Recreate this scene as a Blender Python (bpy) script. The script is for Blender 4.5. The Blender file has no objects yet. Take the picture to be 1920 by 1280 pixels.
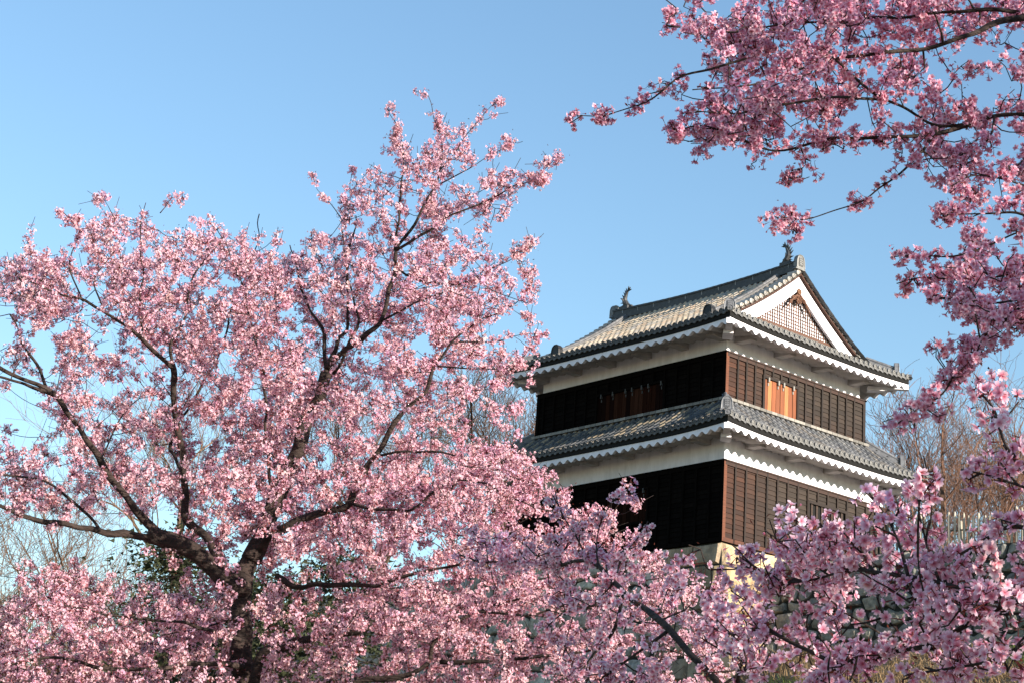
import bpy, bmesh, math, random
import numpy as np
from mathutils import Matrix, Vector
R = math.radians
# ------------------------------------------------------------------ camera, sky, sun, exposure
scene = bpy.context.scene
EYE = np.array([0.0, 0.0, 1.6])
FPX, PITCH, ROLL = 3524.4, R(17.348), R(3.899)
_fw = np.array([0, math.cos(PITCH), math.sin(PITCH)]); _u0 = np.array([0, -math.sin(PITCH), math.cos(PITCH)]); _r0 = np.array([1.0, 0, 0])
_rt = _r0 * math.cos(ROLL) + _u0 * math.sin(ROLL)
_up = -_r0 * math.sin(ROLL) + _u0 * math.cos(ROLL)
cam_data = bpy.data.cameras.new("camera"); cam = bpy.data.objects.new("camera", cam_data); scene.collection.objects.link(cam)
cam_data.sensor_width = 36.0; cam_data.lens = 36.0 * FPX / 1920.0; cam_data.clip_start = 0.1; cam_data.clip_end = 5000
M = Matrix.Identity(4)
for i in range(3):
    M[i][0], M[i][1], M[i][2], M[i][3] = _rt[i], _up[i], -_fw[i], EYE[i]
cam.matrix_world = M
scene.camera = cam
SUN_AZ, SUN_EL = R(130), R(16)           # azimuth clockwise from +Y
world = bpy.data.worlds.new("World"); scene.world = world; world.use_nodes = True
wn = world.node_tree.nodes; wl = world.node_tree.links
sky = wn.new("ShaderNodeTexSky"); sky.sky_type = 'NISHITA'; sky.sun_disc = False
sky.sun_elevation = SUN_EL; sky.sun_rotation = SUN_AZ
sky.altitude = 400; sky.air_density = 1.5; sky.dust_density = 0.0; sky.ozone_density = 3.8
wl.new(sky.outputs[0], wn["Background"].inputs[0]); wn["Background"].inputs[1].default_value = 0.102
sd = bpy.data.lights.new("sun", 'SUN'); sun = bpy.data.objects.new("sun", sd); scene.collection.objects.link(sun)
sd.energy = 5.0; sd.angle = R(0.5); sd.color = (1.0, 0.88, 0.74)
_s = Vector((math.sin(SUN_AZ) * math.cos(SUN_EL), math.cos(SUN_AZ) * math.cos(SUN_EL), math.sin(SUN_EL)))
sun.rotation_euler = _s.to_track_quat('Z', 'Y').to_euler(); sun.location = (40, -30, 40)
scene.view_settings.view_transform = 'Standard'; scene.view_settings.look = 'None'
scene.view_settings.gamma = 1; scene.view_settings.exposure = 1.28
scene.cycles.max_bounces = 8; scene.cycles.transmission_bounces = 6; scene.cycles.diffuse_bounces = 4
rng = np.random.default_rng(7); random.seed(7)

def ray(px, py):
    d = _fw * FPX + _rt * (px - 960) - _up * (py - 640)
    return d
def W(px, py, Y):
    """world point seen at photo pixel (px,py), standing Y metres ahead"""
    d = ray(px, py); return EYE + d * (Y / d[1])
def P(pt):
    r = np.asarray(pt) - EYE; d = r @ _fw
    return 960 + FPX * (r @ _rt) / d, 640 - FPX * (r @ _up) / d

# ------------------------------------------------------------------ helpers
def link(o, parent=None):
    scene.collection.objects.link(o)
    if parent is not None: o.parent = parent
    return o
def tag(o, label=None, cat=None, group=None, kind=None):
    for k, v in (("label", label), ("category", cat), ("group", group), ("kind", kind)):
        if v: o[k] = v
    return o
def empty(name, loc, rz=0.0):
    o = bpy.data.objects.new(name, None); o.location = loc; o.rotation_euler = (0, 0, rz); o.empty_display_size = .5
    return link(o)
class MB:
    def __init__(s): s.v = []; s.f = []; s.c = []; s.n = 0
    def add(s, vs, fs, col=(1, 1, 1)):
        b = s.n; vs = [tuple(map(float, p)) for p in vs]
        s.v += vs; s.n += len(vs); s.f += [tuple(b + i for i in f) for f in fs]
        s.c += [tuple(col)] * len(vs)
    def box(s, lo, hi, col=(1, 1, 1)):
        x0, y0, z0 = lo; x1, y1, z1 = hi
        s.add([(x0,y0,z0),(x1,y0,z0),(x1,y1,z0),(x0,y1,z0),(x0,y0,z1),(x1,y0,z1),(x1,y1,z1),(x0,y1,z1)],
              [(3,2,1,0),(4,5,6,7),(0,1,5,4),(1,2,6,5),(2,3,7,6),(3,0,4,7)], col)
    def obox(s, c, ax, ay, az, col=(1, 1, 1)):
        """box from centre and three half-axis vectors"""
        c, ax, ay, az = map(np.asarray, (c, ax, ay, az)); vs = []
        for k in (-1, 1):
            for i, j in ((-1,-1),(1,-1),(1,1),(-1,1)): vs.append(c + ax*i + ay*j + az*k)
        s.add(vs, [(3,2,1,0),(4,5,6,7),(0,1,5,4),(1,2,6,5),(2,3,7,6),(3,0,4,7)], col)
    def prism(s, poly, d, col=(1, 1, 1)):
        poly = [np.asarray(p, float) for p in poly]; d = np.asarray(d, float); n = len(poly)
        s.add(poly + [p + d for p in poly], [tuple(range(n))[::-1], tuple(range(n, 2*n))] + [(i, (i+1) % n, n+(i+1) % n, n+i) for i in range(n)], col)
    def disc(s, c, ax, u, v, r, length, n=10, col=(1, 1, 1), rim=True):
        """short cylinder along unit ax from c, facing ax, with a raised rim"""
        c, ax, u, v = map(np.asarray, (c, ax, u, v)); rings = []
        prof = [(1.0, -length), (1.0, 0.0), (.78, 0.0), (.74, -.018), (0.35, -.012), (0.30, 0.0)] if rim else [(1, -length), (1, 0)]
        vs = []
        for rr, h in prof:
            for i in range(n):
                t = 2*math.pi*i/n; vs.append(c + (u*math.cos(t) + v*math.sin(t))*r*rr + ax*h)
        fs = [(k*n+i, k*n+(i+1) % n, (k+1)*n+(i+1) % n, (k+1)*n+i) for k in range(len(prof)-1) for i in range(n)]
        fs.append(tuple((len(prof)-1)*n+i for i in range(n)))
        s.add(vs, fs, col)
    def tube(s, pts, rad, n=6, col=(1, 1, 1), cap=True):
        pts = np.asarray(pts, float); m = len(pts)
        t = np.gradient(pts, axis=0); t /= (np.linalg.norm(t, axis=1, keepdims=True) + 1e-9)
        a = np.array([0, 0, 1.0]) if abs(t[0][2]) < .9 else np.array([1.0, 0, 0])
        vs = []; ang = np.arange(n) * 2*math.pi/n
        for i in range(m):
            a = a - t[i]*(a @ t[i]); a /= np.linalg.norm(a) + 1e-9; b = np.cross(t[i], a)
            vs.append(pts[i] + rad[i]*(np.cos(ang)[:, None]*a + np.sin(ang)[:, None]*b))
        vs = np.concatenate(vs)
        fs = [(k*n+i, k*n+(i+1) % n, (k+1)*n+(i+1) % n, (k+1)*n+i) for k in range(m-1) for i in range(n)]
        if cap: fs += [tuple(range(n))[::-1], tuple((m-1)*n+i for i in range(n))]
        s.add(vs, fs, col)
    def build(s, name, mat, parent=None, smooth=False, offset=None):
        me = bpy.data.meshes.new(name)
        v = s.v if offset is None else (np.asarray(s.v) - offset).tolist()
        me.from_pydata(v, [], s.f); me.update()
        ca = me.color_attributes.new("Col", 'FLOAT_COLOR', 'POINT')
        cc = np.ones((len(s.c), 4), np.float32); cc[:, :3] = np.asarray(s.c, np.float32)[:, :3]
        ca.data.foreach_set("color", cc.ravel())
        if smooth: me.polygons.foreach_set("use_smooth", [True]*len(me.polygons))
        me.materials.append(mat)
        return link(bpy.data.objects.new(name, me), parent)
def npmesh(name, V, F4, C, mat, parent=None, smooth=False, F3=None):
    """quads (and triangles) straight from arrays"""
    me = bpy.data.meshes.new(name)
    me.vertices.add(len(V)); me.vertices.foreach_set("co", np.ascontiguousarray(V, np.float32).ravel())
    n4 = len(F4); n3 = 0 if F3 is None else len(F3)
    li = np.asarray(F4, np.int32).ravel()
    if n3: li = np.concatenate([li, np.asarray(F3, np.int32).ravel()])
    me.loops.add(len(li)); me.loops.foreach_set("vertex_index", li)
    st = np.concatenate([np.arange(n4)*4, n4*4 + np.arange(n3)*3]).astype(np.int32)
    me.polygons.add(n4+n3); me.polygons.foreach_set("loop_start", st)
    if smooth: me.polygons.foreach_set("use_smooth", np.ones(n4+n3, bool))
    me.update(calc_edges=True)
    ca = me.color_attributes.new("Col", 'FLOAT_COLOR', 'POINT')
    cc = np.ones((len(V), 4), np.float32); cc[:, :3] = C
    ca.data.foreach_set("color", cc.ravel())
    me.materials.append(mat); me.validate()
    return link(bpy.data.objects.new(name, me), parent)

def mk(name, col, rough=.8, attr=False, noise=None, bump=None, spec=.3, stretch=(1, 1, 1), trans=0.0, trans_col=None, col2=None):
    m = bpy.data.materials.new(name); m.use_nodes = True; N = m.node_tree.nodes; L = m.node_tree.links
    b = N["Principled BSDF"]; b.inputs["Roughness"].default_value = rough; b.inputs["Specular IOR Level"].default_value = spec
    tc = N.new("ShaderNodeTexCoord"); mp = N.new("ShaderNodeMapping"); mp.inputs["Scale"].default_value = stretch
    L.new(tc.outputs["Object"], mp.inputs[0])
    def mixc(kind, a, bb, fac=1.0):
        x = N.new("ShaderNodeMix"); x.data_type = 'RGBA'; x.blend_type = kind
        for sock, val in ((x.inputs[0], fac), (x.inputs[6], a), (x.inputs[7], bb)):
            if hasattr(val, "is_linked"): L.new(val, sock)
            elif isinstance(val, (int, float)): sock.default_value = val
            else: sock.default_value = (*val, 1)
        return x.outputs[2]
    c = None
    base = tuple(col)
    if noise:
        nz = N.new("ShaderNodeTexNoise"); nz.inputs["Scale"].default_value = noise[0]; nz.inputs["Detail"].default_value = 6
        nz.inputs["Roughness"].default_value = .65
        L.new(mp.outputs[0], nz.inputs["Vector"])
        rp = N.new("ShaderNodeValToRGB"); rp.color_ramp.elements[0].position = .32; rp.color_ramp.elements[1].position = .68
        k = noise[1]
        lo = tuple(x*(1-k) for x in base); hi = col2 if col2 else tuple(min(1, x*(1+k)) for x in base)
        rp.color_ramp.elements[0].color = (*lo, 1); rp.color_ramp.elements[1].color = (*hi, 1)
        L.new(nz.outputs[0], rp.inputs[0]); c = rp.outputs[0]
    if attr:
        at = N.new("ShaderNodeVertexColor"); at.layer_name = "Col"
        c = mixc('MULTIPLY', c if c is not None else base, at.outputs[0])
    if c is not None: L.new(c, b.inputs["Base Color"])
    else: b.inputs["Base Color"].default_value = (*base, 1)
    if bump:
        n2 = N.new("ShaderNodeTexNoise"); n2.inputs["Scale"].default_value = bump[0]; n2.inputs["Detail"].default_value = 5
        L.new(mp.outputs[0], n2.inputs["Vector"])
        bp = N.new("ShaderNodeBump"); bp.inputs["Strength"].default_value = bump[1]; bp.inputs["Distance"].default_value = bump[2] if len(bump) > 2 else .02
        L.new(n2.outputs[0], bp.inputs["Height"]); L.new(bp.outputs[0], b.inputs["Normal"])
    if trans:
        t = N.new("ShaderNodeBsdfTranslucent"); ms = N.new("ShaderNodeMixShader"); ms.inputs[0].default_value = trans
        if c is not None: L.new(c, t.inputs[0])
        else: t.inputs[0].default_value = (*base, 1)
        L.new(b.outputs[0], ms.inputs[1]); L.new(t.outputs[0], ms.inputs[2]); L.new(ms.outputs[0], N["Material Output"].inputs[0])
    return m

MAT = dict(
    tile=mk("roof_tile", (1, 1, 1), .62, attr=True, noise=(6, .3), bump=(18, .35, .01), col2=(1, 1, 1)),
    darktile=mk("dark_ridge_tile", (.045, .047, .05), .5, attr=True, noise=(7, .35), bump=(20, .3, .01)),
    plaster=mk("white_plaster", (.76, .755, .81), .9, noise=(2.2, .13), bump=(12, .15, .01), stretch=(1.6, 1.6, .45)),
    plaster_shaded=mk("shaded_plaster", (.42, .395, .385), .9, noise=(2.0, .18), bump=(12, .12, .01)),  # duller plaster copy, the shade under the eaves put into its colour
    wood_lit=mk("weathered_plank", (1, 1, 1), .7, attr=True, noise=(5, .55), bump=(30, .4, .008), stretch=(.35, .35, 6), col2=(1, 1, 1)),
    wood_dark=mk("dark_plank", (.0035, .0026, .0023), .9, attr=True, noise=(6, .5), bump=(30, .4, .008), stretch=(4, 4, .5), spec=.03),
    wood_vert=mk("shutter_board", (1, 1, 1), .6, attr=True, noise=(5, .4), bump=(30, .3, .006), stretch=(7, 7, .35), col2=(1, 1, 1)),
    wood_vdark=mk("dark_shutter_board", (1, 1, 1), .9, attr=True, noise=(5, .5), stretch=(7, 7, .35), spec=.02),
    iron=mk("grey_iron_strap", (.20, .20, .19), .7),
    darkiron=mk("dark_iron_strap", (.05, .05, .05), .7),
    black=mk("dark_opening", (.006, .006, .006), .9),
    stone_warm=mk("cut_corner_stone", (.40, .295, .185), .95, attr=True, noise=(3.2, .4), bump=(7, .9, .06)),
    stone=mk("rubble_stone", (.25, .222, .200), .95, attr=True, noise=(4, .55), bump=(7, 1.0, .07)),
    joint=mk("stone_joint", (.03, .03, .026), 1.0),
    bark=mk("cherry_bark", (.032, .022, .019), .9, noise=(11, .7), bump=(26, 1.0, .03), stretch=(.7, .7, 2.2)),
    barkpale=mk("sunlit_trunk_bark", (.20, .16, .12), .9, noise=(9, .5), bump=(30, .8, .02)),
    twig=mk("bare_twig", (.10, .08, .068), .9, attr=True),
    petal=mk("blossom_petal", (1, 1, 1), .75, attr=True, spec=.08, trans=.54),
    conifer=mk("conifer_leaf", (.030, .036, .016), .8, attr=True, trans=.15),
    ground=mk("dry_grass_ground", (.14, .115, .08), 1.0, noise=(.8, .45), bump=(8, .6, .1), col2=(.17, .14, .095)),
    grass=mk("dry_grass_blade", (1, 1, 1), .8, attr=True, trans=.3),
    fence=mk("grey_picket", (.22, .20, .17), .85, attr=True, noise=(6, .3)),
)
# ------------------------------------------------------------------ the castle turret (local x along the gable side, y along the ridge)
YAW = R(40.79); TO = np.array([6.717, 55.745, 11.586 + 1.6])
TM = np.array([[math.cos(YAW), -math.sin(YAW), 0], [math.sin(YAW), math.cos(YAW), 0], [0, 0, 1]])
def TW(x, y, z): return TO + TM @ np.array([x, y, z])
W1, D1, OFF, HLO, HUP, BUP = 9.83, 8.007, .565, 2.53, 6.24, 4.66
W2, D2 = 8.70, 6.878
turret = empty("castle_turret", TO.tolist(), YAW)
tag(turret, "two storey castle turret with dark plank walls, white plaster bands and tiled gable roof", "turret")
rs = np.random.default_rng(11)

def side_fn(k, x0, x1, y0, y1):
    """maps (s,d) along and inward from an eave edge to local x,y"""
    return {'L': (lambda s, d: (x0+d, y0+s), y1-y0, (-1, 0)), 'R': (lambda s, d: (x0+s, y0+d), x1-x0, (0, -1)),
            'B': (lambda s, d: (x0+s, y1-d), x1-x0, (0, 1)), 'F': (lambda s, d: (x1-d, y0+s), y1-y0, (1, 0))}[k]
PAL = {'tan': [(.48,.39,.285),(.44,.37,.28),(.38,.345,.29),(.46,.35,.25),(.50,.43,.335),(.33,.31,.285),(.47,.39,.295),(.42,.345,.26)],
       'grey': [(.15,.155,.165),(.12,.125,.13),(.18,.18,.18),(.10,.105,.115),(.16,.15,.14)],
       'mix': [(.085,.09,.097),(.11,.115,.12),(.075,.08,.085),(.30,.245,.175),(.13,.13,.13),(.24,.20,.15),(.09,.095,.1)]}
def tile_slope(mb, caps, fn, L, out, hf, dend, pal, course=.27, sp=.25):
    """rows of half-round cover tiles over stepped pan tiles; caps get the eave discs"""
    pal = PAL[pal]; n = int(round(L/sp)); sp = L/n
    tang = np.array([fn(1, 0)[0]-fn(0, 0)[0], fn(1, 0)[1]-fn(0, 0)[1], 0.0])
    def p(s, d, up=0.0):
        x, y = fn(s, d); return np.array([x, y, hf(s, d)+up])
    for i in range(n):
        s = (i+.5)*sp; de = dend(s)
        if de <= .05: continue
        m = max(1, int(math.ceil(de/course)))
        for j in range(m):
            d0, d1 = j*course, min(de, (j+1)*course+.02)
            if d1-d0 < .03: continue
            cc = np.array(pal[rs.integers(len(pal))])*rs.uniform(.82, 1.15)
            vs = []
            for d, r, up in ((d0, .083, .034), (d1, .066, .022)):
                c = p(s, d)
                for a in np.linspace(0, math.pi, 6):
                    vs.append(c + tang*(-math.cos(a)*r) + np.array([0, 0, math.sin(a)*r*1.05+up-.02]))
            fs = [(q, q+1, q+7, q+6) for q in range(5)] + [tuple(range(6))[::-1]]
            mb.add(vs, fs, cc)
        for side in (-1, 1):
            c = p(s, 0, .05); o = np.array([out[0], out[1], 0.0])
            if side == 1:
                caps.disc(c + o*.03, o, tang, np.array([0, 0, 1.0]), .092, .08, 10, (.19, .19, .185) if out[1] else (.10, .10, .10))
    for i in range(n+1):                       # pan tiles between the cover rows
        s = i*sp; de = max(dend(min(max(s-.1, .01), L-.01)), dend(min(max(s+.1, .01), L-.01)))
        m = max(1, int(math.ceil(de/course)))
        for j in range(m):
            d0, d1 = j*course, min(de, (j+1)*course+.03)
            if d1-d0 < .03: continue
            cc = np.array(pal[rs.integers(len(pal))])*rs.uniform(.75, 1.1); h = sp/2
            vs = [p(s-h, d0, .015), p(s, d0, -.012), p(s+h, d0, .015), p(s+h, d1, 0), p(s, d1, -.03), p(s-h, d1, 0), p(s-h, d0, -.02), p(s, d0, -.05), p(s+h, d0, -.02)]
            mb.add(vs, [(0, 1, 4, 5), (1, 2, 3, 4), (6, 7, 1, 0), (7, 8, 2, 1)], cc)
        o = np.array([out[0], out[1], 0.0])
        if 0 < i < n:
            vs = [p(s-.09, 0, .03)+o*.02, p(s, 0, .0)+o*.03, p(s+.09, 0, .03)+o*.02, p(s+.07, 0, -.05)+o*.02, p(s, 0, -.085)+o*.03, p(s-.07, 0, -.05)+o*.02]
            vs += [q-o*.05 for q in vs]
            caps.add(vs, [(0,1,4,5),(1,2,3,4),(6,7,1,0),(7,8,2,1),(5,4,10,11),(4,3,9,10)], (.11, .112, .115))
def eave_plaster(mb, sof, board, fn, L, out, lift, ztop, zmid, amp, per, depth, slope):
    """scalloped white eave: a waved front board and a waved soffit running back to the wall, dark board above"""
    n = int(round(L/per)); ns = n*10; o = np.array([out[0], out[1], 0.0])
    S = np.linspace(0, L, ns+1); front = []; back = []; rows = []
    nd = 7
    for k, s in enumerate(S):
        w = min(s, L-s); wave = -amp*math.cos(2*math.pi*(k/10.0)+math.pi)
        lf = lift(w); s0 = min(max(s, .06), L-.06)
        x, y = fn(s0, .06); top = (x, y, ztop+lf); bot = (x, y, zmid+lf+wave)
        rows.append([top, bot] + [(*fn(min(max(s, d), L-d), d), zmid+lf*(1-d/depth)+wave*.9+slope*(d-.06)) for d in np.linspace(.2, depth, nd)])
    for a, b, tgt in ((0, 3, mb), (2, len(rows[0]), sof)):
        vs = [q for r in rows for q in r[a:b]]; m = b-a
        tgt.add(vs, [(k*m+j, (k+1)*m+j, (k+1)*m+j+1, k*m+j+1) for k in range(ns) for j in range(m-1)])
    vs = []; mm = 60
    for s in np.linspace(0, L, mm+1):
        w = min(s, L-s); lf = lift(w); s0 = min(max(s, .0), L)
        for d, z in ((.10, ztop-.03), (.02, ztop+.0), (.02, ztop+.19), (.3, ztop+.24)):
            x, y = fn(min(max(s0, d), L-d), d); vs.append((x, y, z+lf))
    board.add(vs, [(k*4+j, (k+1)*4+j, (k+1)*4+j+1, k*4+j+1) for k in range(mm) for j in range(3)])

def lift_fn(amount, reach): return lambda w: amount*max(0.0, 1-w/reach)**2

def ridge_run(mb, pts, wid, hgt, col, topr=.085):
    """a stacked tile ridge along points: two steps and a round cap row"""
    pts = np.asarray(pts, float); t = np.gradient(pts, axis=0); t[:, 2] = 0; t /= np.linalg.norm(t, axis=1, keepdims=True)
    nrm = np.stack([-t[:, 1], t[:, 0], np.zeros(len(t))], 1)
    prof = [(-wid*.62, -.1), (-wid*.62, .06), (-wid*.5, .06), (-wid*.5, hgt*.62), (-wid*.58, hgt*.64), (-wid*.58, hgt*.76), (-wid*.3, hgt*.80),
            (wid*.3, hgt*.80), (wid*.58, hgt*.76), (wid*.58, hgt*.64), (wid*.5, hgt*.62), (wid*.5, .06), (wid*.62, .06), (wid*.62, -.1)]
    k = len(prof); vs = []
    for i in range(len(pts)):
        for a, h in prof: vs.append(pts[i] + nrm[i]*a + np.array([0, 0, h]))
    fs = [(i*k+j, i*k+j+1, (i+1)*k+j+1, (i+1)*k+j) for i in range(len(pts)-1) for j in range(k-1)]
    fs += [tuple(range(k))[::-1], tuple((len(pts)-1)*k+j for j in range(k))]
    mb.add(vs, fs, col)
    L = np.concatenate([[0], np.cumsum(np.linalg.norm(np.diff(pts, axis=0), axis=1))]); n = max(1, int(L[-1]/.3))
    for j in range(n):                         # cap tiles, each a little tapered
        q = [np.array([np.interp(x, L, pts[:, c]) for c in range(3)]) + np.array([0, 0, hgt*.82]) for x in (L[-1]*j/n, L[-1]*(j+1)/n+.01)]
        mb.tube(q, [topr*1.06, topr*.95], 8, np.array(col)*rs.uniform(.8, 1.3))
def oni(mb, c, face, up_h, wid, thick, col, emblem=True):
    """ridge-end tile: arched plate with shoulders, raised border and emblem boss, facing the unit vector face"""
    f = np.asarray(face, float); s = np.array([-f[1], f[0], 0.0]); z = np.array([0, 0, 1.0]); c = np.asarray(c, float)
    out = [(-.62, 0), (-.5, .12), (-.46, .62), (-.36, .86), (-.16, 1.0), (.16, 1.0), (.36, .86), (.46, .62), (.5, .12), (.62, 0)]
    poly = [c + s*a*wid + z*b*up_h for a, b in out]
    mb.prism(poly, -f*thick, col)
    inn = [c + f*.0 + s*a*wid*.98 + z*(b*up_h*.97) for a, b in out[1:-1]]; q = []
    for i in range(len(inn)-1):               # border
        a, b = inn[i], inn[i+1]; mb.tube([a, b], [wid*.055]*2, 5, col)
    if emblem:
        mb.obox(c + z*up_h*.5 + f*.005, s*wid*.24, z*up_h*.27, f*.012, np.array(col)*.55)
        for k in (-1, 0, 1): mb.obox(c + z*up_h*(.5+.14*k) + f*.014, s*wid*.17, z*up_h*.035, f*.012, np.array(col)*1.2)
        mb.obox(c + z*up_h*.5 + f*.014, s*wid*.03, z*up_h*.22, f*.012, np.array(col)*1.2)

# ---- plank walls
def plank_face(siding, batten, fn, L, z0, z1, bats, openings, dark, rail_top=.15, rail_bot=.13):
    """fn(s,out,z)->local xyz. clapboard rows per bay; battens, rails, corner posts; openings=(s0,s1,z0,z1)"""
    bs = [0.0] + list(bats) + [L]; H = .155
    def q(a, o, z): return fn(a, o, z)
    for i in range(len(bs)-1):
        a0, a1 = bs[i], bs[i+1]; z = z0; hole = [op for op in openings if op[0]-.02 <= (a0+a1)/2 <= op[1]+.02]
        while z < z1-.01:
            zt = min(z+H*rs.uniform(.9, 1.1), z1)
            if not any(op[2] < (z+zt)/2 < op[3] for op in hole):
                mid = (a0+a1)/2
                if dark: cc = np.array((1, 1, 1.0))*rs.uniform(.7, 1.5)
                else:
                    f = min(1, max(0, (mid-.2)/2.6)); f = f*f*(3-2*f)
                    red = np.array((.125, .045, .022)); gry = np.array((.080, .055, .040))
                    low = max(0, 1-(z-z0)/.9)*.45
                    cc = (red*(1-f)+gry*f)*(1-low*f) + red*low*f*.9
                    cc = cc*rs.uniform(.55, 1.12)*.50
                siding.add([q(a0, .028, z), q(a1, .028, z), q(a1, .006, zt), q(a0, .006, zt), q(a0, -.02, z), q(a1, -.02, z)],
                           [(0, 1, 2, 3), (4, 5, 1, 0)], cc)
            z = zt
    def bar(a0, a1, zz0, zz1, o, cc):
        vs = [q(a0, -.02, zz0), q(a1, -.02, zz0), q(a1, o, zz0), q(a0, o, zz0), q(a0, -.02, zz1), q(a1, -.02, zz1), q(a1, o, zz1), q(a0, o, zz1)]
        batten.add(vs, [(3,2,1,0),(4,5,6,7),(0,1,5,4),(1,2,6,5),(2,3,7,6),(3,0,4,7)], cc)
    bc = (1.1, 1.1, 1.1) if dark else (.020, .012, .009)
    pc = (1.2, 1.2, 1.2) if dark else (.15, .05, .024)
    for b in bats:
        zs = [(z0, z1)]
        for op in openings:
            if op[0]+.03 < b < op[1]-.03: zs = [(z0, op[2]), (op[3], z1)]
        for a, c in zs:
            cc = bc if dark else np.array(bc)*rs.uniform(.8, 1.5)
            bar(b-.034, b+.034, a, c, .066, cc)
    bar(.0, L, z1-rail_top, z1, .064, bc if dark else (.05, .026, .02)); bar(-.09, L+.09, z1-.035, z1+.012, .09, bc if dark else (.045, .025, .02))
    bar(.0, L, z0, z0+rail_bot, .066, bc if dark else (.10, .036, .02))
    bar(-.062, .07, z0, z1-.04, .0625, pc); bar(L-.07, L+.062, z0, z1-.04, .0625, bc)
    for op in openings:
        bar(op[0]-.07, op[0], op[2]-.08, op[3]+.09, .075, bc); bar(op[1], op[1]+.07, op[2]-.08, op[3]+.09, .075, bc)
        bar(op[0], op[1], op[3], op[3]+.09, .08, bc); bar(op[0], op[1], op[2]-.08, op[2], .08, bc if dark else (.11, .04, .02))

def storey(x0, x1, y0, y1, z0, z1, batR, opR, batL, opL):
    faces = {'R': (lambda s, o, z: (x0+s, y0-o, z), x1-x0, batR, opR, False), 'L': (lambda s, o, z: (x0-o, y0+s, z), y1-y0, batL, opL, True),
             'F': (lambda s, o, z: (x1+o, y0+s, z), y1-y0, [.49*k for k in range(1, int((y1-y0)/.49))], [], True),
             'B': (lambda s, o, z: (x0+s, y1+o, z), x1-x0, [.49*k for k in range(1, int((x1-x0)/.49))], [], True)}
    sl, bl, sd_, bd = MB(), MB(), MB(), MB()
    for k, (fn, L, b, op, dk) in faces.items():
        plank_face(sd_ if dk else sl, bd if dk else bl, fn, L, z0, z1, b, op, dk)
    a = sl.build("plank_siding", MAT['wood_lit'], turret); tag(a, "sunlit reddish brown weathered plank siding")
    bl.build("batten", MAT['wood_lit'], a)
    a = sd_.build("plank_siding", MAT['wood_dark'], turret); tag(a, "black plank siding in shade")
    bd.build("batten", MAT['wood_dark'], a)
x0u, x1u, y0u, y1u = OFF, OFF+D2, OFF, OFF+W2
shR = (1.77, 3.40, 4.75, 5.80); shL = (2.63, 5.72, 4.74, 5.68); shLL = (3.2, 5.02, 1.0, 2.0); wiR = (3.98, 5.78, .85, 1.95)
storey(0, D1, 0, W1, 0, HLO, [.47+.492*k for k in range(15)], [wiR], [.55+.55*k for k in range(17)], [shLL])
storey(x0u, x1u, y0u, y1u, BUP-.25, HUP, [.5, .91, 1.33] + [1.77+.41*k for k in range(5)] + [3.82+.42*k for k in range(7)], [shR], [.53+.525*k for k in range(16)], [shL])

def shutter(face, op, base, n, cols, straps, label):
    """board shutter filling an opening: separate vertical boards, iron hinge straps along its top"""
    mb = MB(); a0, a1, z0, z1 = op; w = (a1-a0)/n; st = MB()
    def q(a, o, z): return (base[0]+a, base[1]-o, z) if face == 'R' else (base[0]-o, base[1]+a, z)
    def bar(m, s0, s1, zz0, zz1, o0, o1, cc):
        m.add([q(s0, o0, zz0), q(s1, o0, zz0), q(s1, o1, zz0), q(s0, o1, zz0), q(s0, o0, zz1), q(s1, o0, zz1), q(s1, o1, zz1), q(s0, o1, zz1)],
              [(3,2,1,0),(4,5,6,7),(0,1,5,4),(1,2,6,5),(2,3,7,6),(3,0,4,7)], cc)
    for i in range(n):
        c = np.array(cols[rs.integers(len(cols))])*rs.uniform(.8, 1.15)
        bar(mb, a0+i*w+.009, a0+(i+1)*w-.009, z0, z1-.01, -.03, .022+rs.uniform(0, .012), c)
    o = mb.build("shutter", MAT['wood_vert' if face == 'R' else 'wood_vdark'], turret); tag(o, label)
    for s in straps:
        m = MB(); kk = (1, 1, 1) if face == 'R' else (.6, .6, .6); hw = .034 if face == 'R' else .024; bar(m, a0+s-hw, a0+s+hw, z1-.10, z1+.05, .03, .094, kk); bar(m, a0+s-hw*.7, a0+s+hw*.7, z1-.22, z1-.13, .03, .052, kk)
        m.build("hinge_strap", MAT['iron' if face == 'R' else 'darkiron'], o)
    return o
org = (x0u, y0u)
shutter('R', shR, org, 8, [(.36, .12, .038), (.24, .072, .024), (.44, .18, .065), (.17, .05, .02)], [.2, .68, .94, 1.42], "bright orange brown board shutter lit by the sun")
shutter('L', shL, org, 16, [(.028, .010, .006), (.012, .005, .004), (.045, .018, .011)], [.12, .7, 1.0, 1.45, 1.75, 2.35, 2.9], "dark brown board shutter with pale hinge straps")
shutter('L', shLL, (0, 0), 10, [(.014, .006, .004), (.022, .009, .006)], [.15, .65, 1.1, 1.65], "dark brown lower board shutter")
wm = MB(); wm.box((wiR[0], .0, wiR[2]), (wiR[1], .25, wiR[3]))
wo = wm.build("window", MAT['black'], turret)
bm_ = MB()
for k in range(7): bm_.box((wiR[0]+.12+.25*k, -.035, wiR[2]), (wiR[0]+.21+.25*k, -.004, wiR[3]), (.05, .03, .022))
bm_.build("window_bar", MAT['wood_lit'], wo)

# ---- plaster walls between planks and eaves
for (ax0, ax1, ay0, ay1, z0, z1) in ((.08, D1-.08, .08, W1-.08, .1, 3.46), (x0u+.08, x1u-.08, y0u+.08, y1u-.08, BUP-.2, 6.96)):
    m = MB(); m.box((ax0, ay0, z0), (ax1, ay1, z1)); o = m.build("plaster_wall", MAT['plaster'], turret)

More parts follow.
